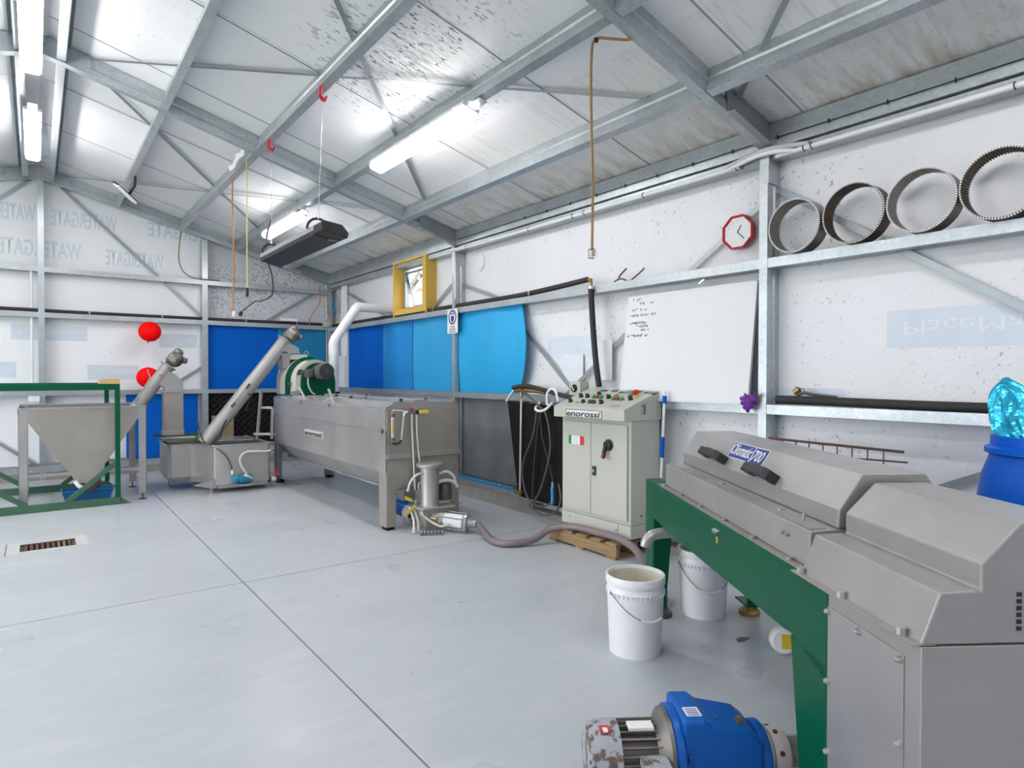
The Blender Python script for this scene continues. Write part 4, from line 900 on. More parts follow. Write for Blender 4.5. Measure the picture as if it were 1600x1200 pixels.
MB().tube(smooth_path([(1.60, 8.30, .60), (1.62, 8.15, .58), (1.74, 8.02, .50), (1.83, 8.01, .38), (1.86, 8.01, .27)], 6), .010, 8).build('drain_hose', 'hose_grey', tb_)
MB().cyl((1.865, 8.01, .215), (0, 0, 1), .013, .055, 10).build('hose_tail', 'white', tb_)
tp = MB().lathe([(0, 0), (.045, .01), (.05, .03), (.05, .06), (.035, .07), (.035, .09), (.052, .09), (.052, .22), (.04, .235), (0, .24)], (1.85, 8.0, .155), (1, 0, 0), 22).build('water_pump', 'teal_paint', tb_)
for x in (1.95, 1.97, 2.0, 2.03, 2.06): MB().lathe([(.053, 0), (.057, 0), (.057, .008), (.053, .008)], (x, 8.0, .155), (1, 0, 0), 20).build('cooling_fin', 'teal_paint', tp)
MB().box(1.93, 2.06, 7.95, 8.05, .075, .095).build('pump_foot', 'steel', tb_)
MB().tube(smooth_path([(2.03, 8.0, .21), (1.97, 8.0, .30), (1.95, 8.0, .40), (2.01, 8.0, .47), (2.12, 8.0, .475), (2.22, 8.01, .465), (2.31, 8.02, .468)], 6), .013, 8).build('water_hose', 'offwhite_hose', tb_)
MB().tube([(1.99, 7.97, .205), (2.06, 7.96, .165), (2.075, 7.96, .15)], .014, 8).build('pump_union', 'white', tb_)
bv = MB().lathe([(.026, 0), (.036, .01), (.036, .06), (.026, .07), (.024, .12), (.036, .13), (.036, .17)], (2.27, 8.11, .105), (1, 0, 0), 16).build('drain_valve', 'black', tb_)
MB().lathe([(.028, 0), (.03, .01), (.03, .08), (.028, .09)], (2.335, 8.11, .105), (1, 0, 0), 16).build('valve_body', 'offwhite_hose', bv)
MB().bar((2.39, 8.09, .13), (2.40, 8.08, .24), .026, .012, (0, 1, 0)).build('valve_lever', 'red_paint', bv, .003)
# ------------------------------------------------------------------ screw conveyors
def gearhead(o, c, d, label=None):
    c = Vector(c); d = Vector(d).normalized(); sd = Vector((d.z, 0, -d.x)); k = MB().lathe([(0, .24), (.03, .235), (.055, .21), (.06, .15), (.075, .13), (.075, .05), (.06, .03), (.05, 0)], c + d * .02, d, 18).build('gearbox', 'iron_light', o)
    MB().lathe([(0, -.13), (.06, -.125), (.085, -.10), (.09, -.02), (.085, 0), (.05, .02)], c + d * .12 - sd * .03, -sd + Vector((0, .6, .1)), 20).build('motor', 'iron_light', o)
    MB().lathe([(.035, 0), (.045, .0), (.045, .07), (.032, .08), (.030, .02), (0, .02)], c + d * .11 + sd * .03, Vector((.45, -1, .0)), 16).build('shaft_boss', 'iron_light', k)
    MB().lathe([(.03, 0), (.04, .02), (.034, .08), (0, .09)], c + d * .15 + sd * .06, sd + Vector((0, -.3, .3)), 14).build('side_cap', 'iron_light', k)
    MB().cyl(c + d * .115 + sd * .03 + Vector((.036, -.082, 0)), Vector((.45, -1, 0)), .028, .001, 16).build('shaft_hole', 'black', k)
def conveyor(a, b, r, label):
    o = thing('screw_conveyor', label, 'conveyor', a); a, b = Vector(a), Vector(b); d = (b - a).normalized()
    t = MB().tube([a, b], r, 28).build('tube', 'steel', o)
    MB().lathe([(r, 0), (r * 1.28, 0), (r * 1.28, .012), (r * .4, .014)], b, d, 28).build('end_flange', 'steel_bright', o)
    gearhead(o, b, d); return o, a, b, d, t
c1, a, b, d, t = conveyor((.62, 8.72, .50), (1.30, 8.75, 1.50), .074, 'short stainless screw conveyor rising from the hopper to the square duct')
MB().prism([(1.21, 1.40), (1.275, 1.455), (1.38, 1.40), (1.455, 1.30), (1.455, 1.20), (1.255, 1.20), (1.255, 1.24), (1.165, 1.30)], 'y', 8.68, 8.83).build('outlet_spout', 'steel', c1, .003)
MB().box(1.235, 1.465, 8.655, 8.855, 1.185, 1.20).build('spout_flange', 'steel_bright', c1)
MB().box(1.245, 1.455, 8.665, 8.845, .66, 1.185).build('drop_duct', 'steel_dull', c1, .003)
MB().box(1.238, 1.462, 8.658, 8.852, .66, .72).build('duct_collar', 'steel', c1, .002)
MB().tube([(.93, 8.66, 1.06), (1.10, 8.66, 1.36), (1.07, 8.66, 1.46)], .008, 8).build('lift_handle', 'steel_bright', c1)
MB().box(1.19, 1.235, 8.668, 8.675, 1.385, 1.40).build('red_sticker', 'sticker_red', t)
c2, a, b, d, t = conveyor((1.615, 8.30, .575), (2.575, 8.30, 1.83), .086, 'long stainless screw conveyor leaning from the washing tub to the crusher')
MB().prism([(2.50, 1.765), (2.56, 1.83), (2.66, 1.785), (2.73, 1.75), (2.735, 1.69), (2.60, 1.69), (2.53, 1.70), (2.485, 1.74)], 'y', 8.22, 8.38).build('outlet_spout', 'steel', c2, .003)
MB().box(2.585, 2.745, 8.21, 8.39, 1.678, 1.692).build('spout_lip', 'steel_bright', c2)
for f_ in (.32, .50):
    q = a.lerp(b, f_) + Vector((-.02, -.085, .03)); MB().bar(q, q + d * .07, .03, .02, (0, -1, 0)).cyl(q + d * .04, (0, -1, 0), .008, .03, 8).build('clamp', 'iron', c2)
MB().tube([a.lerp(b, .33) + Vector((-.02, -.1, .05)), a.lerp(b, .52) + Vector((-.02, -.1, .05))], .006, 6).build('tie_rod', 'steel_bright', c2)
MB().tube(smooth_path([a.lerp(b, .47) + Vector((.03, -.085, 0)), a.lerp(b, .45) + Vector((.11, -.04, 0)), a.lerp(b, .40) + Vector((.12, 0, -.03)), a.lerp(b, .38) + Vector((.12, 0, -.1))], 5), .009, 8).build('cable', 'black', c2)
MB().tube(smooth_path([a.lerp(b, .22) + Vector((.02, -.095, 0)), a.lerp(b, .17) + Vector((.03, -.09, -.02)), a.lerp(b, .08) + Vector((.09, -.05, -.03)), a + Vector((.06, -.09, .0)), a + Vector((-.02, -.10, .03)), a + Vector((-.05, .05, .18)), a + Vector((-.02, .25, .24))], 6), .008, 8).build('cable', 'black', c2)
MB().bar((2.28, 8.5, .56), (2.32, 8.45, 1.20), .03, .03).bar((2.42, 8.35, .58), (2.43, 8.35, .98), .03, .03).bar((2.32, 8.45, .98), (2.43, 8.35, .98), .03, .03).bar((2.24, 8.5, .64), (2.46, 8.36, .64), .03, .03).build('support_stand', 'steel', c2)
# ------------------------------------------------------------------ hopper
ho = thing('hopper', 'square stainless olive hopper on four legs inside the green frame', 'hopper', (.42, 8.67, 0))
HX0, HX1, HY0, HY1, HZ = -.145, .995, 8.17, 9.19, 1.043
m = MB(); top = [(HX0 + .07, HY0, HZ), (HX1 - .07, HY0, HZ), (HX1 - .02, HY1, HZ), (HX0 + .02, HY1, HZ)]
t1 = [(HX0 + .07, HY0 + .002, .93), (HX1 - .07, HY0 + .002, .93), (HX1 - .02, HY1, .93), (HX0 + .02, HY1, .93)]
bot = [(.355, 8.175, .235), (.475, 8.175, .235), (.475, 8.42, .235), (.355, 8.42, .235)]
m.add(top + t1 + bot, [(0, 1, 5, 4), (1, 2, 6, 5), (2, 3, 7, 6), (3, 0, 4, 7), (4, 5, 9, 8), (5, 6, 10, 9), (6, 7, 11, 10), (7, 4, 8, 11), (8, 9, 10, 11)]); m.build('funnel', 'steel_dull', ho)
m = MB(); m.box(HX0, HX1, HY0 - .005, HY0 + .004, HZ - .006, HZ + .012).box(HX0, HX1, HY1 - .004, HY1 + .005, HZ - .006, HZ + .012).box(HX0 - .003, HX0 + .006, HY0, HY1, HZ - .05, HZ + .012).box(HX1 - .006, HX1 + .003, HY0, HY1, HZ - .05, HZ + .012); m.build('rim', 'steel_bright', ho)
for x in (HX0, HX1 - .075):
    for y in (HY0, HY1 - .075):
        m = MB(); dx = 0 if x == HX0 else .0; m.box(x, x + .075, y, y + .005, .075, HZ); ax_ = x if x == HX0 else x + .07
        m.box(ax_, ax_ + .005, y, y + .075, .075, HZ); m.build('leg', 'steel', ho, .001)
        MB().cyl((x + .038, y + .035, .012), (0, 0, 1), .008, .075, 8).lathe([(0, 0), (.042, 0), (.044, .008), (.012, .016), (0, .017)], (x + .038, y + .035, 0), (0, 0, 1), 18).build('foot', 'rust', ho)
for y in (HY0 + .005, HY1 - .02): MB().box(HX0 + .05, HX1 - .05, y, y + .016, .335, .365).build('tie_bar', 'steel', ho)
for x in (HX0 + .01, HX1 - .03): MB().box(x, x + .02, HY0 + .05, HY1 - .05, .335, .365).build('tie_bar', 'steel', ho)
MB().lathe([(.08, 0), (.10, .06), (.09, .16), (.05, .19)], (.40, 8.33, .175), (.75, .45, .35), 16).build('outlet_boot', 'iron_light', ho)
MB().tube(smooth_path([(.33, 8.15, .27), (.36, 8.14, .22), (.40, 8.14, .19), (.42, 8.14, .17)], 4), .022, 8).build('plastic_bag', 'white', ho)
# green frame around it
gf = thing('bin_frame', 'open green steel frame standing around the hopper', 'frame', (-.3, 8.7, 0))
def fr(nm, *bars):
    m = MB()
    for p, q, w_, h_ in bars: m.bar(p, q, w_, h_)
    return m.build(nm, 'green_dull', gf, .003)
GX0, GX1, GF, GB = -1.35, .707, 8.03, 9.33
for y in (GF, GB):
    MB().box(GX0, GX1 + .02, y - .022, y + .022, 0, .078).build('bottom_rail', 'green_dull', gf, .003)
    MB().box(GX0, GX1 + .023, y - .022, y + .022, 1.235, 1.300).build('top_rail', 'green', gf, .003)
    for x in (GX0, GX1): MB().box(x - .025, x + .023, y - .022, y + .022, .078, 1.235).build('post', 'green', gf, .003)
    fr('brace', ((.25, y, .07), (.70, y, .46), .036, .05)); fr('brace', ((-.08, y, .07), (-.62, y, .46), .036, .05)); fr('brace', ((GX0, y, .46), (-.95, y, .07), .036, .05))
for x in (GX0, GX1): MB().box(x - .02, x + .02, GF + .022, GB - .022, 1.245, 1.295).build('cross_rail', 'green', gf, .003)
MB().prism([(.73, 0), (.82, 0), (.73, .075)], 'y', GF - .02, GF + .02).build('skid_toe', 'green_dull', gf); MB().prism([(.73, 0), (.80, 0), (.73, .06)], 'y', GB - .02, GB + .02).build('skid_toe', 'green_dull', gf)
tag(MB().box(.545, .73, 8.0, 8.26, 1.301, 1.352).build('timber_block', 'pine', None, .003), 'pale offcut of timber lying on the corner of the green frame', 'wood')
tr = thing('drip_tray', 'blue plastic tray on the floor under the hopper outlet', 'tray', (.46, 8.55, 0))
m = MB(); R = lambda e, z: [(.22 + e, 8.40 + e, z), (.70 - e, 8.40 + e, z), (.70 - e, 8.66 - e, z), (.22 + e, 8.66 - e, z)]
m.add(R(.035, 0) + R(.0, .125) + R(.008, .125) + R(.042, .006), [(0, 1, 5, 4), (1, 2, 6, 5), (2, 3, 7, 6), (3, 0, 4, 7), (4, 5, 9, 8), (5, 6, 10, 9), (6, 7, 11, 10), (7, 4, 8, 11), (8, 9, 13, 12), (9, 10, 14, 13), (10, 11, 15, 14), (11, 8, 12, 15), (12, 13, 14, 15), (3, 2, 1, 0)]); m.build('basin', 'blue_tray', tr)
MB().tube(R(-.002, .122), .006, 6, closed=True).tube(R(.014, .08), .003, 6, closed=True).build('rim', 'blue_pipe', tr)
# floor drain
dr = thing('floor_drain', 'rusty slotted drain grate set in a worn patch of floor at left', 'drain', ((DX0 + DX1) / 2, (DY0 + DY1) / 2, -.06))
MB().box(DX0, DX1, DY0, DY1, -.058, -.05).build('sump', 'foam_black', dr)
MB().box(DX0, DX0 + .025, DY0, DY1, -.05, -.012).box(DX1 - .025, DX1, DY0, DY1, -.05, -.012).box(DX0, DX1, DY1 - .012, DY1, -.05, -.002).build('drain_frame', 'rust', dr)
for k in range(9): MB().box(DX0 + .028 + k * .0362, DX0 + .028 + k * .0362 + .022, DY0 + .004, DY1 - .012, -.03, -.006).build('grate_bar', 'brass' if k in (7, 6) else 'rust', dr)
for r in ((DX0 - .085, DX0, 6.24, 6.63), (DX1, DX1 + .085, 6.28, 6.68), (DX0, DX1, DY1, DY1 + .045), (DX0, DX1, DY0 - .05, DY0)): MB().box(r[0], r[1], r[2], r[3], .0002, .0016).build('grout_patch', 'patch', dr)
MB().box(DX0 - .09, DX0 - .085, 6.22, 6.64, .0003, .002).build('patch_joint', 'joint', dr)
# ------------------------------------------------------------------ foam sheets on the walls
def sheet(name, mat, label, cat, fn, th, group=None, nu=14, nv=14):
    return tag(MB().grid(fn, nu, nv, th).build(name, mat), label, cat, group)
GRP = 'blue foam sheets on the walls'
def ws(ya, yb, bow=0., skew=0., za=1.203, zc=2.132, x=4.045):
    def fn(u, v):
        y = ya + (yb - ya) * u; z = za + (zc - za) * v
        return (x - bow * math.sin(PI * v) * (.35 + .65 * u) + .012 * math.sin(9 * u), y - skew * math.sin(PI * v) * u + .2 * skew * u * (1 - v), z)
    return fn
sheet('foam_sheet', 'mat_dark', 'dark blue foam sheet on the right wall beside the white duct', 'foam sheet', ws(9.76, 8.50), (.012, 0, 0), GRP)
sheet('foam_sheet', 'mat_mid', 'mid blue foam sheet on the right wall between dark blue and light blue sheets', 'foam sheet', ws(8.49, 7.60, .01), (.012, 0, 0), GRP)
sheet('foam_sheet', 'mat_light', 'light blue foam sheet on the right wall ending at the post with the sign', 'foam sheet', ws(7.57, 6.50, .03), (.012, 0, 0), GRP)
sheet('foam_sheet', 'mat_cyan', 'bulging bright cyan foam sheet with a curved free edge right of the sign', 'foam sheet', ws(6.38, 5.20, .07, .17, 1.203, 2.140, 4.03), (.012, 0, 0), GRP, 20, 20)
def gsht(xa, xb, za, zc, y=10.50):
    return lambda u, v: (xa + (xb - xa) * u, y - .012 * math.sin(PI * v) * math.sin(PI * u), za + (zc - za) * v)
sheet('foam_sheet', 'mat_dark', 'large dark blue foam sheet high on the gable wall behind the long conveyor', 'foam sheet', gsht(2.10, 3.14, 1.18, 2.15), (0, .012, 0), GRP)
sheet('foam_sheet', 'mat_teal', 'teal foam sheet high on the gable wall at the corner above the crusher', 'foam sheet', gsht(3.15, 3.93, 1.18, 2.15), (0, .012, 0), GRP)
sheet('foam_sheet', 'mat_dark', 'dark blue foam sheet low on the gable wall behind hopper and duct', 'foam sheet', gsht(1.03, 1.96, .19, 1.115), (0, .012, 0), GRP)
def egg(u, v):
    return (2.10 + 1.7 * u, 10.50 - .028 * (math.sin(u * 1.7 * 62) * math.sin(v * .8 * 62)) - .02, .33 + .79 * v)
sheet('egg_crate_foam', 'foam_black', 'black egg-crate foam low on the gable wall behind the washing tub', 'foam sheet', egg, (0, .015, 0), None, 150, 70)
tag(MB().box(2.13, 2.44, 10.38, 10.40, .1, .78).build('plywood_offcut', 'cardboard'), 'brown board offcut leaning behind the long conveyor by the gable post', 'board')
tag(MB().grid(lambda u, v: (4.07 - .02 * math.sin(u * 5), 6.37 - 1.2 * u, .215 + .91 * v), 12, 8, (.01, 0, 0)).build('grey_board', 'grey_board'), 'plain dark grey board low on the right wall between tank and rubber mat', 'board')
rm = MB().poly([(3.93, 5.30, 1.13), (3.93, 4.12, 1.10), (3.93, 4.12, .16), (3.93, 5.12, .17)], (.012, 0, 0)); tag(rm.build('rubber_mat', 'rubber'), 'tall black rubber mat hanging on the right wall behind the hoses', 'mat')
# ------------------------------------------------------------------ balloons
for (x, z, r, lb) in ((1.30, 2.01, .145, 'upper red balloon on the gable wall, just under the black pipe'), (1.275, 1.36, .148, 'lower red balloon on the gable wall, behind the short conveyor')):
    o = thing('balloon', lb, 'balloon', (x, 10.26, z), 'red balloons on the gable wall')
    MB().ball((x, 10.26, z), r, r * .8, r * .98, 28, 18).build('skin', 'red', o); MB().lathe([(.004, 0), (.018, -.02), (.004, -.022)], (x - .02, 10.27, z - r * .98 - .01 + .015), (0, 0, 1), 12).build('knot', 'red', o)
# ------------------------------------------------------------------ whiteboard, clock, sieve rings, gloves
wb = thing('whiteboard', 'large whiteboard with handwriting in its top corner leaning on the wall girt', 'whiteboard', (3.94, 3.1, 1.21))
def wp(y, t, o=0.): return Vector((3.93 + .115 * t - o, y, 1.207 + .853 * t))
WA, WB_ = 3.712, 2.522
MB().quad(wp(WA, 0), wp(WB_, 0), wp(WB_, 1), wp(WA, 1), .010).build('panel', 'board_white', wb)
for (p, q) in (((WA, 0), (WB_, 0)), ((WA, 1), (WB_, 1)), ((WA, 0), (WA, 1)), ((WB_, 0), (WB_, 1))): MB().bar(wp(*p), wp(*q), .016, .022, (1, 0, 0)).build('edge_trim', 'lamp_body', wb)
m = MB(); random.seed(3)
for (y0, t0, n) in ((3.66, .955, 6), (3.585, .915, 8), (3.665, .855, 9), (3.675, .80, 15), (3.675, .725, 10), (3.60, .69, 7), (3.55, .655, 5), (3.685, .60, 12)):
    y = y0
    for k in range(n):
        if random.random() < .82:
            h = .022 + .008 * random.random(); pts = [wp(y - .013 * j / 4, t0 + h * (.5 + .5 * math.sin(j * 2.1 + random.random() * 5)), .0115) for j in range(5)]
            m.tube(pts, .0016, 4)
        y -= .0185
m.build('handwriting', 'ink', wb, kind='stuff')
MB().bar((3.99, 2.97, 2.09), (4.0, 2.93, 2.12), .012, .012).build('spring_clip', 'silver', wb)
ck = thing('wall_clock', 'octagonal wall clock with a red rim beside the post', 'clock', (4.04, 2.68, 2.43))
cx, cy, cz = 4.035, 2.675, 2.43
oc = [(cy + .128 * math.cos(PI / 8 + k * PI / 4), cz + .128 * math.sin(PI / 8 + k * PI / 4)) for k in range(8)]; ic = [(cy + .112 * math.cos(PI / 8 + k * PI / 4), cz + .112 * math.sin(PI / 8 + k * PI / 4)) for k in range(8)]
m = MB(); vs = [(cx + .03, *p) for p in oc] + [(cx - .012, *p) for p in oc] + [(cx - .016, *[cy + (p[0] - cy) * .95, cz + (p[1] - cz) * .95]) for p in oc] + [(cx, *p) for p in ic]
m.add(vs, [(i + 8 * j, (i + 1) % 8 + 8 * j, (i + 1) % 8 + 8 * (j + 1), i + 8 * (j + 1)) for j in range(3) for i in range(8)] + [tuple(range(8))]); m.build('rim', 'red_paint', ck)
dl = MB().poly([(cx, *p) for p in ic], (.004, 0, 0)).build('dial', 'paper', ck)
for k in range(1, 13):
    a = PI / 2 - k * PI / 6; text('numeral', str(k), 'sheath', dl, (cx - .001, cy - .082 * math.cos(a), cz + .082 * math.sin(a) - .008), (0, -1, 0), (0, 0, 1), .020, align='CENTER', ext=.0005)
MB().bar((cx - .004, cy, cz), (cx - .004, cy - .030, cz + .045), .006, .002, (1, 0, 0)).build('hour_hand', 'ink', ck); MB().bar((cx - .006, cy, cz), (cx - .006, cy - .055, cz - .055), .0045, .002, (1, 0, 0)).build('minute_hand', 'ink', ck)
def ring(yc, r, x0, tilt, mat, label):
    o = thing('sieve_ring', label, 'sieve', (4.0, yc, 2.196), 'crusher sieve rings on the girt'); zc = 2.197 + r; wd = .115
    axv = Vector((1, 0, tilt)).normalized()
    MB().lathe([(r, 0), (r, wd), (r - .005, wd), (r - .005, 0), (r, 0)], Vector((x0, yc, zc)), axv, 64).build('band', mat, o)
    m = MB(); n = 84; e1 = Vector((0, 1, 0)); e2 = axv.cross(e1)
    for k in range(n):
        a = 2 * PI * k / n; d = e1 * math.cos(a) + e2 * math.sin(a); c = Vector((x0, yc, zc)) + d * (r - .007)
        m.bar(c - axv * .004, c + axv * (wd + .002), .0055, .006, d)
    m.build('slot_bars', 'steel_dull' if mat == 'screen_grey' else 'screen', o, kind='stuff')
    m = MB()
    for k in range(n):
        a = 2 * PI * (k + .5) / n; d = e1 * math.cos(a) + e2 * math.sin(a); c = Vector((x0, yc, zc)) + d * (r - .003); m.bar(c - axv * .0035, c + axv * .002, .0075, .008, d)
    m.build('bright_teeth', 'paper', o, kind='stuff')
ring(2.190, .172, 3.915, 0, 'screen_grey', 'smallest grey sieve ring, next to the post')
ring(1.822, .180, 3.920, .0, 'screen', 'rusty brown sieve ring, second from the post')
ring(1.455, .176, 3.915, 0, 'screen_grey', 'grey sieve ring, third from the post')
ring(1.090, .182, 3.915, 0, 'screen', 'rusty sieve ring cut by the right edge of the photo')
gl = thing('rubber_gloves', 'crumpled purple rubber gloves hanging on the girt beside the post', 'gloves', (3.93, 2.50, 1.2))
random.seed(5)
m = MB().ball((3.925, 2.485, 1.238), .026, .040, .036, 12, 8)
for (dy, dz, L) in ((.070, .005, .07), (.062, -.035, .07), (.040, -.070, .10), (.015, -.090, .11), (-.015, -.065, .08)):
    m.tube(smooth_path([(3.92, 2.49 + dy * .3, 1.245), (3.905, 2.49 + dy * .7, 1.24 + dz * .6), (3.91, 2.49 + dy, 1.24 + dz)], 4), [.022, .021, .020, .019, .018, .016, .015, .013, .009], 8)
m.build('fingers', 'purple', gl)
MB().grid(lambda u, v: (3.90 + .02 * math.sin(7 * u + 3 * v), 2.53 - .085 * u, 1.215 + .055 * v + .012 * math.sin(9 * u)), 10, 6, (.01, 0, 0)).build('cuff', 'purple', gl)
# ------------------------------------------------------------------ pipes along the girts
def pipe(name, pts, r, mat, label, cat='pipe', ties=(), group=None, n=10):
    o = thing(name, label, cat, pts[0], group); MB().tube(pts, r, n).build('sleeve', mat, o)
    for t in ties: MB().tube([Vector(t[0]), Vector(t[1])], r * 1.15, 10).build('joint_tape', 'silver', o)
    return o
gyp = 10.452
pipe('insulated_pipe', smooth_path([(-3.7, gyp, 2.252), (-.36, gyp, 2.251), (.3, gyp, 2.246), (1.3, gyp, 2.245), (2.6, gyp, 2.246), (3.86, gyp, 2.250)], 4), .023, 'insulation', 'black insulated pipe running along the gable wall girt', ties=[((x, gyp, 2.246), (x + .02, gyp, 2.246)) for x in (.59, 1.47, 2.63, 3.42)])
pp = pipe('insulated_pipe', smooth_path([(4.0, 10.3, 2.226), (4.0, 8.6, 2.222), (4.0, 7.0, 2.222), (4.0, 6.0, 2.222), (4.0, 5.2, 2.224), (3.99, 4.55, 2.245), (3.975, 4.16, 2.262)], 4), .026, 'insulation', 'black insulated pipe along the upper girt of the right wall', ties=[((4.0, 6.95, 2.222), (4.0, 6.93, 2.222)), ((4.0, 5.02, 2.226), (4.0, 5.0, 2.226))])
MB().tube([(3.975, 4.16, 2.262), (3.955, 4.095, 2.25), (3.945, 4.08, 2.19)], .016, 10).build('copper_elbow', 'brass', pp)
hd = pipe('drop_hose', smooth_path([(3.942, 4.08, 2.175), (3.94, 4.07, 2.05), (3.935, 4.04, 1.78), (3.93, 4.0, 1.5), (3.94, 3.97, 1.30)], 5), .026, 'insulation', 'black hose dropping from the girt pipe behind the control cabinet', 'hose'); MB().tube([(3.942, 4.08, 2.19), (3.942, 4.08, 2.165)], .030, 12).build('clamp', 'silver', hd)
hr = pipe('insulated_pipe', smooth_path([(4.0, 2.345, 1.240), (4.0, 1.97, 1.238), (4.0, 1.5, 1.233), (4.0, 1.1, 1.232), (4.0, .4, 1.232)], 4), .028, 'insulation', 'thick black pipe lying on the lower girt right of the post', n=12)
MB().tube([(4.01, 2.21, 1.272), (4.01, 2.16, 1.29), (4.01, 2.10, 1.278), (4.01, 1.95, 1.268)], [.012, .012, .011, .008], 8).build('thin_hose', 'hose_grey', hr)
MB().lathe([(.016, 0), (.02, 0), (.02, .04), (.016, .04)], (4.01, 2.225, 1.29), (0, -.8, .5), 12).build('coupling', 'brass', hr); MB().bar((4.01, 2.22, 1.325), (4.01, 2.16, 1.31), .012, .01).build('cam_lever', 'iron_light', hr)
pipe('water_pipe', [(3.945, 6.36, .225), (3.945, 5.20, .225)], .019, 'blue_pipe', 'blue plastic water pipe lying along the base of the right wall', ties=[((3.945, 5.45, .225), (3.945, 5.43, .225))])
cp2 = tag(MB().tube(smooth_path([(4.02, 3.72, 2.20), (4.0, 3.74, 2.215), (3.99, 3.78, 2.225), (4.0, 3.85, 2.21)], 4) , .007, 8).tube(smooth_path([(4.0, 3.80, 2.215), (4.0, 3.79, 2.25), (4.02, 3.73, 2.31)], 4), .008, 8).tube(smooth_path([(4.0, 3.66, 2.2), (4.0, 3.6, 2.23), (4.02, 3.53, 2.285)], 4), .007, 8).build('cable_hook', 'iron'), 'bent dark cable hooks on the upper girt above the whiteboard', 'hook')
cp2['kind'] = 'stuff' if False else 'thing'
# white conduits under the eave
cd = thing('conduit', 'white conduit clipped under the eave along the right wall', 'conduit', (3.97, 0, 2.87))
MB().tube(smooth_path([(3.968, -2, 2.868), (3.968, 2.0, 2.868), (3.962, 2.20, 2.872), (3.93, 2.32, 2.885), (3.925, 2.47, 2.89), (3.96, 2.70, 2.872), (3.968, 2.9, 2.868), (3.968, 6.1, 2.868), (3.95, 6.28, 2.873), (3.93, 6.40, 2.875), (3.925, 6.50, 2.872)], 4), .016, 10).build('tube', 'white', cd)
MB().tube(smooth_path([(3.965, 2.12, 2.89), (3.93, 2.28, 2.905), (3.92, 2.45, 2.91), (3.955, 2.72, 2.885)], 4), .016, 10).build('tube', 'sheath', cd)
MB().tube(smooth_path([(3.945, 6.39, 2.86), (3.95, 6.375, 2.80), (3.955, 6.375, 2.6), (3.955, 6.375, 2.3)], 4), .010, 8).build('drop_tube', 'white', cd)
for y in (2.15, 2.10, 2.60, 2.64, 1.05, 4.2, 4.35, 5.0, 3.5, 6.15): MB().tube(arc((3.968, y, 2.868), .020, 0, 2 * PI, 12, (1, 0, 0), (0, 0, 1)), .003, 6).build('cable_tie', 'black', cd)
tc = thing('eave_cable', 'thin dark cable tied along the eave purlin', 'cable', (3.955, 0, 2.985)); MB().tube([(3.952, -2, 2.985), (3.952, 2.35, 2.985)], .0035, 6).build('run', 'black', tc); MB().tube([(3.952, 2.5, 2.985), (3.952, 6.3, 2.985)], .0035, 6).build('run', 'black', tc)
for k in range(14): MB().box(3.946, 3.956, .62 + k * .34, .628 + k * .34, 2.972, 2.998).build('tie', 'black', tc)
# ------------------------------------------------------------------ taps and garden hoses on the rubber mat
tpn = thing('tap', 'brass hose tap with grey riser pipe at the top of the rubber mat', 'tap', (3.90, 5.05, 1.2))
MB().tube([(3.90, 5.03, 1.16), (3.90, 5.04, .70), (3.90, 5.05, .20)], .011, 10).build('riser', 'sheath', tpn)
MB().tube([(3.90, 5.13, 1.245), (3.90, 5.04, 1.25), (3.90, 4.80, 1.25), (3.91, 4.66, 1.235)], .022, 10).build('body', 'brass', tpn); MB().tube([(3.90, 5.03, 1.245), (3.90, 5.03, 1.17)], .016, 10).build('elbow', 'brass', tpn)
MB().bar((3.88, 5.13, 1.25), (3.87, 5.24, 1.13), .022, .012).build('lever', 'white', tpn)
MB().tube([(3.90, 5.03, .24), (3.90, 5.05, .20), (3.92, 5.16, .212)], .020, 10).build('foot_elbow', 'brass', tpn)
tag(MB().tube(smooth_path([(3.88, 5.14, 1.275), (3.88, 4.95, 1.295), (3.88, 4.75, 1.275), (3.88, 4.45, 1.225), (3.9, 4.25, 1.19)], 5), .022, 12).build('cut_hose', 'insulation'), 'short thick black hose lying over the brass tap', 'hose')
hk = thing('hose_hook', 'pair of white bent rod hooks holding the coiled hoses', 'hook', (3.9, 4.6, 1.15))
MB().tube(smooth_path([(3.92, 4.76, 1.135), (3.86, 4.755, 1.08), (3.85, 4.70, 1.06), (3.85, 4.63, 1.065), (3.86, 4.58, 1.09), (3.92, 4.575, 1.14)], 5), .013, 10).build('lower_hook', 'white', hk)
MB().tube(smooth_path([(3.88, 4.60, 1.12), (3.86, 4.58, 1.22), (3.86, 4.53, 1.27), (3.86, 4.46, 1.255), (3.87, 4.43, 1.16)], 5), .014, 10).build('upper_hook', 'white', hk)
hs = thing('garden_hose', 'coiled dark garden hose with blue trigger nozzle hanging on the rubber mat', 'hose', (3.86, 4.7, .2))
MB().tube(smooth_path([(3.87, 5.02, 1.265), (3.85, 4.85, 1.20), (3.85, 4.68, 1.10), (3.85, 4.58, 1.02), (3.86, 4.53, .75), (3.85, 4.58, .50), (3.85, 4.70, .25), (3.83, 4.80, .14), (3.83, 4.72, .10), (3.83, 4.58, .08), (3.83, 4.42, .14), (3.84, 4.36, .26), (3.85, 4.40, .40)], 6), .010, 10).build('tube', 'hose_grey', hs)
MB().tube(smooth_path([(3.86, 4.73, 1.06), (3.86, 4.80, .80), (3.85, 4.93, .55), (3.85, 4.94, .38), (3.84, 4.86, .22), (3.83, 4.72, .155), (3.83, 4.58, .165), (3.84, 4.46, .235)], 6), .009, 10).build('tube', 'hose_grey', hs)
MB().tube(smooth_path([(3.87, 4.70, 1.06), (3.87, 4.76, .70), (3.87, 4.80, .35), (3.86, 4.79, .20)], 6), .011, 10).tube(smooth_path([(3.865, 4.69, 1.06), (3.87, 4.66, .80), (3.87, 4.55, .55), (3.86, 4.49, .40)], 6), .009, 8).build('loop', 'insulation', hs)
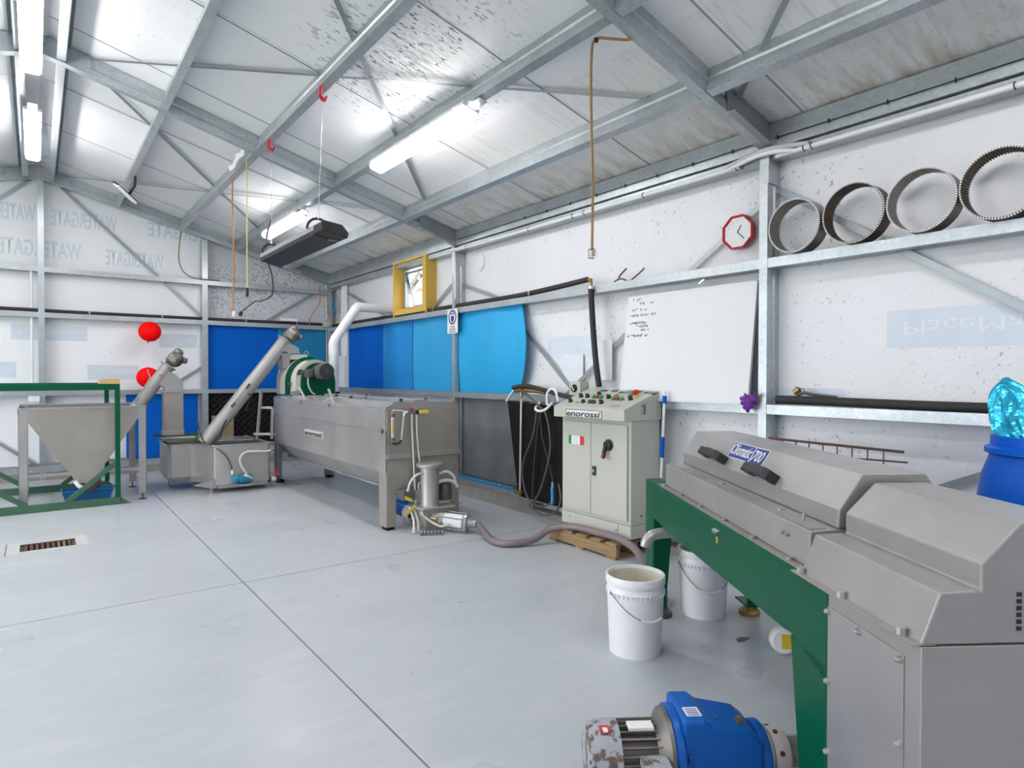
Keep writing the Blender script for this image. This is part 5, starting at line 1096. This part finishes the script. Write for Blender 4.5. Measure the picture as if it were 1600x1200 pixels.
nz = MB().tube([(3.84, 4.475, .36), (3.84, 4.475, .27), (3.835, 4.47, .205)], [.020, .017, .018], 12).build('nozzle', 'blue_pipe', hs); MB().cyl((3.84, 4.475, .36), (0, 0, 1), .012, .045, 10).build('nozzle_tip', 'steel_bright', nz)
# ------------------------------------------------------------------ sign, notices, mop handle
sg = thing('safety_sign', 'white safety sign with a round blue head symbol on the post', 'sign', (3.945, 6.42, 1.9))
MB().box(3.945, 3.949, 6.305, 6.535, 1.895, 2.182).build('plate', 'white', sg, .001)
sc_ = (6.42, 2.085)
MB().lathe([(.086, 0), (.086, .001), (.066, .001), (.066, 0)], (3.945, *sc_), (-1, 0, 0), 36).build('symbol_ring', 'navy', sg)
MB().prism([(6.452, 2.10), (6.388, 2.10), (6.388, 2.055), (6.405, 2.03), (6.435, 2.03), (6.452, 2.055)], 'x', 3.9435, 3.945).build('head_symbol', 'navy', sg, 0); MB().prism([(6.462, 2.118), (6.378, 2.118), (6.395, 2.135), (6.445, 2.135)], 'x', 3.9435, 3.945).build('helmet_symbol', 'navy', sg)
m = MB()
for (z, n, y0) in ((1.972, 4, 6.458), (1.944, 6, 6.485), (1.916, 6, 6.488)):
    for k in range(n): m.box(3.944, 3.945, y0 - k * .024 - .015, y0 - k * .024, z - .007, z + .008)
m.build('sign_print', 'grey_plastic', sg, kind='stuff')
pw = thing('notice_sheet', 'white typed notice sheet hanging behind the black drop hose', 'paper', (4.06, 4.0, 1.4)); MB().box(4.055, 4.06, 3.93, 4.12, 1.36, 1.715).build('sheet', 'paper', pw)
m = MB()
for k in range(14): m.box(4.0535, 4.055, 4.02, 4.095 - (k % 3) * .004, 1.41 + k * .019, 1.416 + k * .019)
m.build('typed_lines', 'print_blue', pw, kind='stuff')
tag(MB().box(4.085, 4.09, 4.33, 4.62, 1.235, 1.60).build('plastic_sleeve', 'print_white'), 'pale plastic sleeve pinned to the wall behind the crossing straps', 'sleeve')
mp = thing('mop_handle', 'white broom handle with blue grips leaning between cabinet and whiteboard', 'handle', (3.9, 3.22, .62))
q = lambda z: Vector((3.88, 3.232 - .034 * (z - .6) / .67, z)); MB().tube([q(.02), q(1.20)], .011, 12).build('pole', 'white', mp); MB().tube([q(1.24), q(1.285)], .013, 12).build('end_cap', 'white', mp)
MB().tube([q(1.185), q(1.245)], .017, 12).build('collar', 'blue_plastic', mp); MB().tube([q(.765), q(.925)], .016, 12).build('grip', 'blue_plastic', mp)
# ------------------------------------------------------------------ drum with foil bag, wire rack
dm = thing('drum', 'blue plastic drum at the right edge beside the centrifuge', 'drum', (3.62, .80, 0))
MB().lathe([(0, 0), (.25, 0), (.275, .03), (.285, .2), (.285, .70), (.278, .84), (.262, .95), (.235, 1.03), (.232, 1.045), (.252, 1.052), (.252, 1.075), (.230, 1.085), (.228, 1.13), (.20, 1.13)], (3.62, .80, 0), (0, 0, 1), 56).build('shell', 'blue_plastic', dm)
random.seed(11)
def bag(u, v):
    a = 2 * PI * u; w_ = .115 * (1 - .25 * v) * (1 - v ** 6 * .75); d_ = .11 * (1 - v) ** .7 * .9 + .02
    k = (.010 * math.sin(6 * a + 3 * v) + .006 * math.sin(9 * a - 5 * v + 1) + .004 * math.sin(13 * a + 11 * v)) * (1 - .4 * v)
    return (3.60 + (d_ + k) * math.cos(a), .865 + .13 * v ** 1.15 + .02 * math.sin(5 * v) + (w_ + k) * math.sin(a), 1.09 + .285 * v + .02 * math.cos(a) * v)
m = MB(); nu, nv = 44, 22; vs = [bag(i / nu, j / nv) for j in range(nv + 1) for i in range(nu)]
m.add(vs, [(j * nu + i, j * nu + (i + 1) % nu, (j + 1) * nu + (i + 1) % nu, (j + 1) * nu + i) for j in range(nv) for i in range(nu)] + [tuple(nv * nu + i for i in range(nu))])
tag(m.build('foil_bag', 'foil'), 'shiny crumpled blue foil bag standing up out of the drum', 'bag')
wr_ = thing('wire_rack', 'rusty wire mesh rack standing on edge behind the centrifuge hood', 'rack', (3.9, 1.9, 0))
MB().tube([(3.90, 2.34, .985), (3.90, 1.52, .972)], .008, 8).build('top_wire', 'rust', wr_); MB().tube([(3.90, 2.34, .895), (3.90, 1.50, .915)], .005, 6).build('cross_wire', 'rust', wr_); MB().tube([(3.90, 2.34, .03), (3.90, 1.54, .03)], .006, 6).build('cross_wire', 'rust', wr_)
for k in range(9): MB().tube([(3.90, 2.33 - k * .088, .98), (3.90, 2.33 - k * .088, .0)], .0045, 6).build('upright_wire', 'iron_light', wr_)
# ------------------------------------------------------------------ white vent duct and boxes in the corner
vd = thing('vent_duct', 'white elbowed vent pipe from the crusher through the right wall', 'duct', (3.24, 8.31, 1.16)); yv = 8.33
MB().tube(smooth_path([(3.235, yv, 1.158), (3.237, yv, 1.80)], 2), .066, 24, cap=False).build('riser', 'white', vd)
MB().lathe([(.066, 0), (.070, .002), (.070, .16), (.066, .17)], (3.237, yv, 1.66), (0, 0, 1), 24).build('elbow_sleeve', 'white', vd)
MB().tube([(3.237, yv, 1.76), (3.237, yv, 1.83), (3.275, yv, 1.915)], .068, 24).tube([(3.26, yv, 1.89), (3.56, yv, 2.325)], .064, 24).build('inclined_pipe', 'white', vd)
MB().tube([(3.535, yv, 2.29), (3.585, yv, 2.345), (3.66, yv, 2.345)], .067, 24).tube([(3.60, yv, 2.345), (4.10, yv, 2.345)], .063, 24).build('wall_pipe', 'white', vd)
MB().lathe([(.0, 0), (.075, 0), (.08, .02), (.066, .03)], (3.235, yv, 1.146), (0, 0, 1), 24).build('base_flange', 'rubber', vd)
mbx = thing('meter_box', 'white meter box with conduits on the right wall in the far corner', 'box', (4.0, 10.05, 1.2))
MB().box(3.98, 4.10, 9.80, 10.32, 1.20, 1.71).build('case', 'white', mbx, .006)
for y in (9.90, 9.98, 10.06): MB().tube([(4.06, y, 1.71), (4.06, y, 2.90)], .020, 10).build('riser_conduit', 'white', mbx)
MB().box(3.99, 4.02, 10.19, 10.25, 1.71, 2.13).build('timber_batten', 'cardboard', mbx)
tag(MB().box(3.86, 3.96, 10.33, 10.41, 2.205, 2.29).build('junction_box', 'beige', None, .004), 'small beige junction box at the corner girt', 'box')
tag(MB().box(3.15, 3.42, 10.36, 10.41, 2.270, 2.32).build('white_box', 'white', None, .003), 'flat white cable box on the black pipe above the long conveyor', 'box')
m = MB(); random.seed(2)
for k in range(7): m.tube(smooth_path([(4.02 + .03 * math.sin(k), 10.30 + .02 * k / 7, 2.36 + .03 * k), (4.0, 10.24 + .05 * math.sin(k * 2), 2.50 + .04 * math.cos(k)), (4.03, 10.32, 2.62 + .02 * k)], 4), .006, 6)
bc = m.build('cable_bundle', 'blue_pipe'); bc['kind'] = 'stuff'; tag(bc, 'bundle of blue cables hanging in the far corner', 'cables')
# white switch on the gable wall, its conduit
swt = thing('isolator_switch', 'white isolator switch with looping cable on the gable post, behind the hopper', 'switch', (-.02, 10.45, 1.05)); MB().box(-.075, .045, 10.37, 10.42, 1.04, 1.115).build('case', 'white', swt, .006)
MB().tube(smooth_path([(.0, 10.40, 1.04), (.04, 10.40, .98), (.07, 10.42, .86), (.05, 10.42, .68), (-.02, 10.42, .64), (-.06, 10.45, .72)], 5), .008, 8).build('cable', 'white', swt)
MB().tube([(-.035, 10.47, 1.11), (-.035, 10.47, 2.76)], .017, 10).build('conduit_riser', 'white', swt)
# ------------------------------------------------------------------ radiant heater hung from a purlin
ht = thing('radiant_heater', 'long black radiant heater hanging on wires under the roof', 'heater', (1.73, 5.25, 2.48))
hx, hz = 1.735, 2.44
MB().prism([(hx - .095, hz + .028), (hx - .085, hz + .045), (hx + .085, hz - .0), (hx + .10, hz - .022), (hx + .085, hz - .048), (hx - .085, hz - .005)], 'y', 4.62, 6.0).build('body', 'black', ht, .004)
MB().prism([(hx - .098, hz + .022), (hx - .098, hz + .058), (hx - .06, hz + .062), (hx - .06, hz + .035)], 'y', 4.60, 5.98).build('side_rail', 'silver', ht)
MB().prism([(hx - .10, hz + .04), (hx - .08, hz + .07), (hx + .06, hz + .055), (hx + .11, hz - .0), (hx + .10, hz - .04), (hx - .085, hz + .0)], 'y', 4.44, 4.63).build('end_housing', 'black', ht, .008); MB().bar((hx - .01, 4.55, hz - .047), (hx + .06, 4.55, hz - .050), .012, .004).build('maker_plate', 'silver', ht)
m = MB()
for k in range(12): m.box(hx - .07, hx + .075, 4.66 + k * .11, 4.663 + k * .11, hz + .02, hz + .05)
for (yy, hk_, zt_) in ((4.72, (1.735, 4.66), .0), (5.90, (1.742, 5.99), .0)):
    MB().tube(arc((hx - .02, yy, hz + .055), .085, 0, PI, 14, (1, 0, 0), (0, 0, 1)), .010, 8).build('bracket', 'black', ht)
    MB().tube([(hx - .02, yy, hz + .145), (hk_[0], hk_[1], zb(hk_[0]) - .05)], .0022, 6).build('wire', 'silver', ht); MB().cyl((hx - .02, yy, hz + .135), (0, 0, 1), .010, .04, 8).build('wire_clip', 'silver', ht)
    MB().tube(smooth_path([(hk_[0] - .02, hk_[1] - .02, zb(1.73) + .01), (hk_[0] - .025, hk_[1], zb(1.73) - .05), (hk_[0] + .01, hk_[1] + .01, zb(1.73) - .075), (hk_[0] + .035, hk_[1] + .02, zb(1.73) - .035)], 4), [.016] * 9 + [.012, .010, .008, .006], 8).build('hook', 'red_paint', ht)
MB().tube(smooth_path([(hx - .06, 5.98, hz + .02), (hx - .03, 6.0, hz + .25), (hx + .0, 5.98, hz + .38)], 4), .010, 8).build('strain_tube', 'grey_plastic', ht)
MB().tube(smooth_path([(hx - .02, 6.0, hz - .02), (hx + .02, 6.02, 2.30), (hx + .03, 6.06, 2.15), (hx - .03, 6.22, 2.095), (hx - .01, 6.45, 2.12), (hx - .03, 6.68, 2.08), (hx - .02, 6.98, 2.05)], 6), .006, 8).build('power_cable', 'black', ht)
MB().lathe([(.012, 0), (.020, .01), (.020, .05), (.010, .06)], (hx - .02, 6.96, 2.05), (0, 1, -.5), 12).build('plug', 'black', ht)
# hanging cords
oc_ = thing('orange_lead', 'orange extension cord hanging from the roof beside the yellow cord', 'cord', (1.72, 7.36, 3.5)); MB().tube(smooth_path([(1.735, 7.39, 3.53), (1.725, 7.36, 3.2), (1.73, 7.33, 2.7), (1.72, 7.31, 2.3), (1.715, 7.30, 2.09)], 5), .008, 8).build('cable', 'orange', oc_); MB().lathe([(.012, 0), (.018, .008), (.018, .05), (.01, .06)], (1.72, 7.30, 2.03), (.1, -.2, 1), 12).build('socket', 'white', oc_)
yc_ = thing('yellow_lead', 'straight yellow cord with black socket hanging from the roof', 'cord', (1.70, 6.70, 3.5)); MB().tube([(1.70, 6.68, zb(1.70) - .0), (1.71, 6.71, 2.9), (1.72, 6.745, 2.27)], .006, 8).build('cable', 'yellow_cord', yc_); MB().cyl((1.72, 6.75, 2.19), (0, 0, 1), .015, .09, 12).build('socket', 'black', yc_)
wh = thing('brown_lead', 'brown and yellow cord hanging straight down in front of the right wall', 'cord', (2.55, 2.6, 3.3))
MB().tube(smooth_path([(2.74, 2.44, 3.40), (2.68, 2.45, 3.285), (2.60, 2.52, 3.285), (2.545, 2.60, 3.30), (2.515, 2.605, 3.20), (2.505, 2.595, 2.85), (2.508, 2.585, 2.5), (2.50, 2.58, 2.10)], 6), .0075, 10).build('cable', 'brown_cable', wh)
MB().box(2.483, 2.517, 2.562, 2.598, 2.055, 2.11).build('socket', 'clear', wh, .004); MB().box(2.490, 2.510, 2.570, 2.590, 2.065, 2.10).build('socket_core', 'silver', wh); MB().ball((2.545, 2.60, 3.295), .016, .014, .016, 10, 8).build('knot', 'black', wh)
tag(MB().tube(smooth_path([(1.72, 10.37, 3.50), (1.70, 10.37, 3.3), (1.69, 10.37, 3.1), (1.73, 10.37, 2.95), (1.82, 10.37, 2.86), (1.96, 10.39, 2.835), (2.25, 10.40, 2.832)], 6), .008, 8).build('brown_flex', 'brown_cable'), 'brown flex looping down the gable wall from the rafter', 'cord')
tag(MB().tube(smooth_path([(3.79, 10.38, 2.86), (3.80, 10.38, 2.62), (3.70, 10.38, 2.45), (3.63, 10.38, 2.32), (3.62, 10.36, 2.20)], 6), .008, 8).build('orange_flex', 'orange'), 'orange flex hanging down the gable wall near the corner post', 'cord')
# flood lamp under the second purlin
fd = thing('flood_lamp', 'small flat white panel lamp angled below the roof near the gable', 'lamp', (.90, 9.0, 3.6))
MB().tube([(.945, 8.55, 3.70), (.96, 8.72, 3.64), (.93, 8.98, 3.60)], .014, 8).build('bracket', 'black', fd)
MB().bar((.78, 8.9, 3.665), (.985, 9.02, 3.515), .16, .028, (.55, -.2, .8)).build('panel', 'white', fd, .006); MB().bar((.775, 8.91, 3.69), (.995, 9.03, 3.53), .17, .02, (.55, -.2, .8)).build('back_case', 'black', fd, .006)
# torn white film flap hanging from a purlin
tag(MB().grid(lambda u, v: (1.665 - .018 * math.sin(6 * u) - .01 * v, 6.62 + .62 * u, zb(1.68) + .02 + .08 * v * (1 - .4 * abs(math.sin(9 * u)))), 16, 4, (.003, 0, 0)).build('torn_film', 'paper'), 'torn white film flap stuck along a purlin by the yellow cord', 'film')
# small stains that lie on the floor
for (x, y, r) in ((2.99, 1.94, .035),):
    pts = [(x + r * (1 + .25 * math.sin(3 * a + x)) * math.cos(a) * 1.3, y + r * math.sin(a) * (.8 + .2 * math.cos(2 * a))) for a in [2 * PI * k / 18 for k in range(18)]]
    MB().prism(pts, 'z', .0002, .0008).build('stain', 'iron' if x > 2.5 else 'concrete', fl)
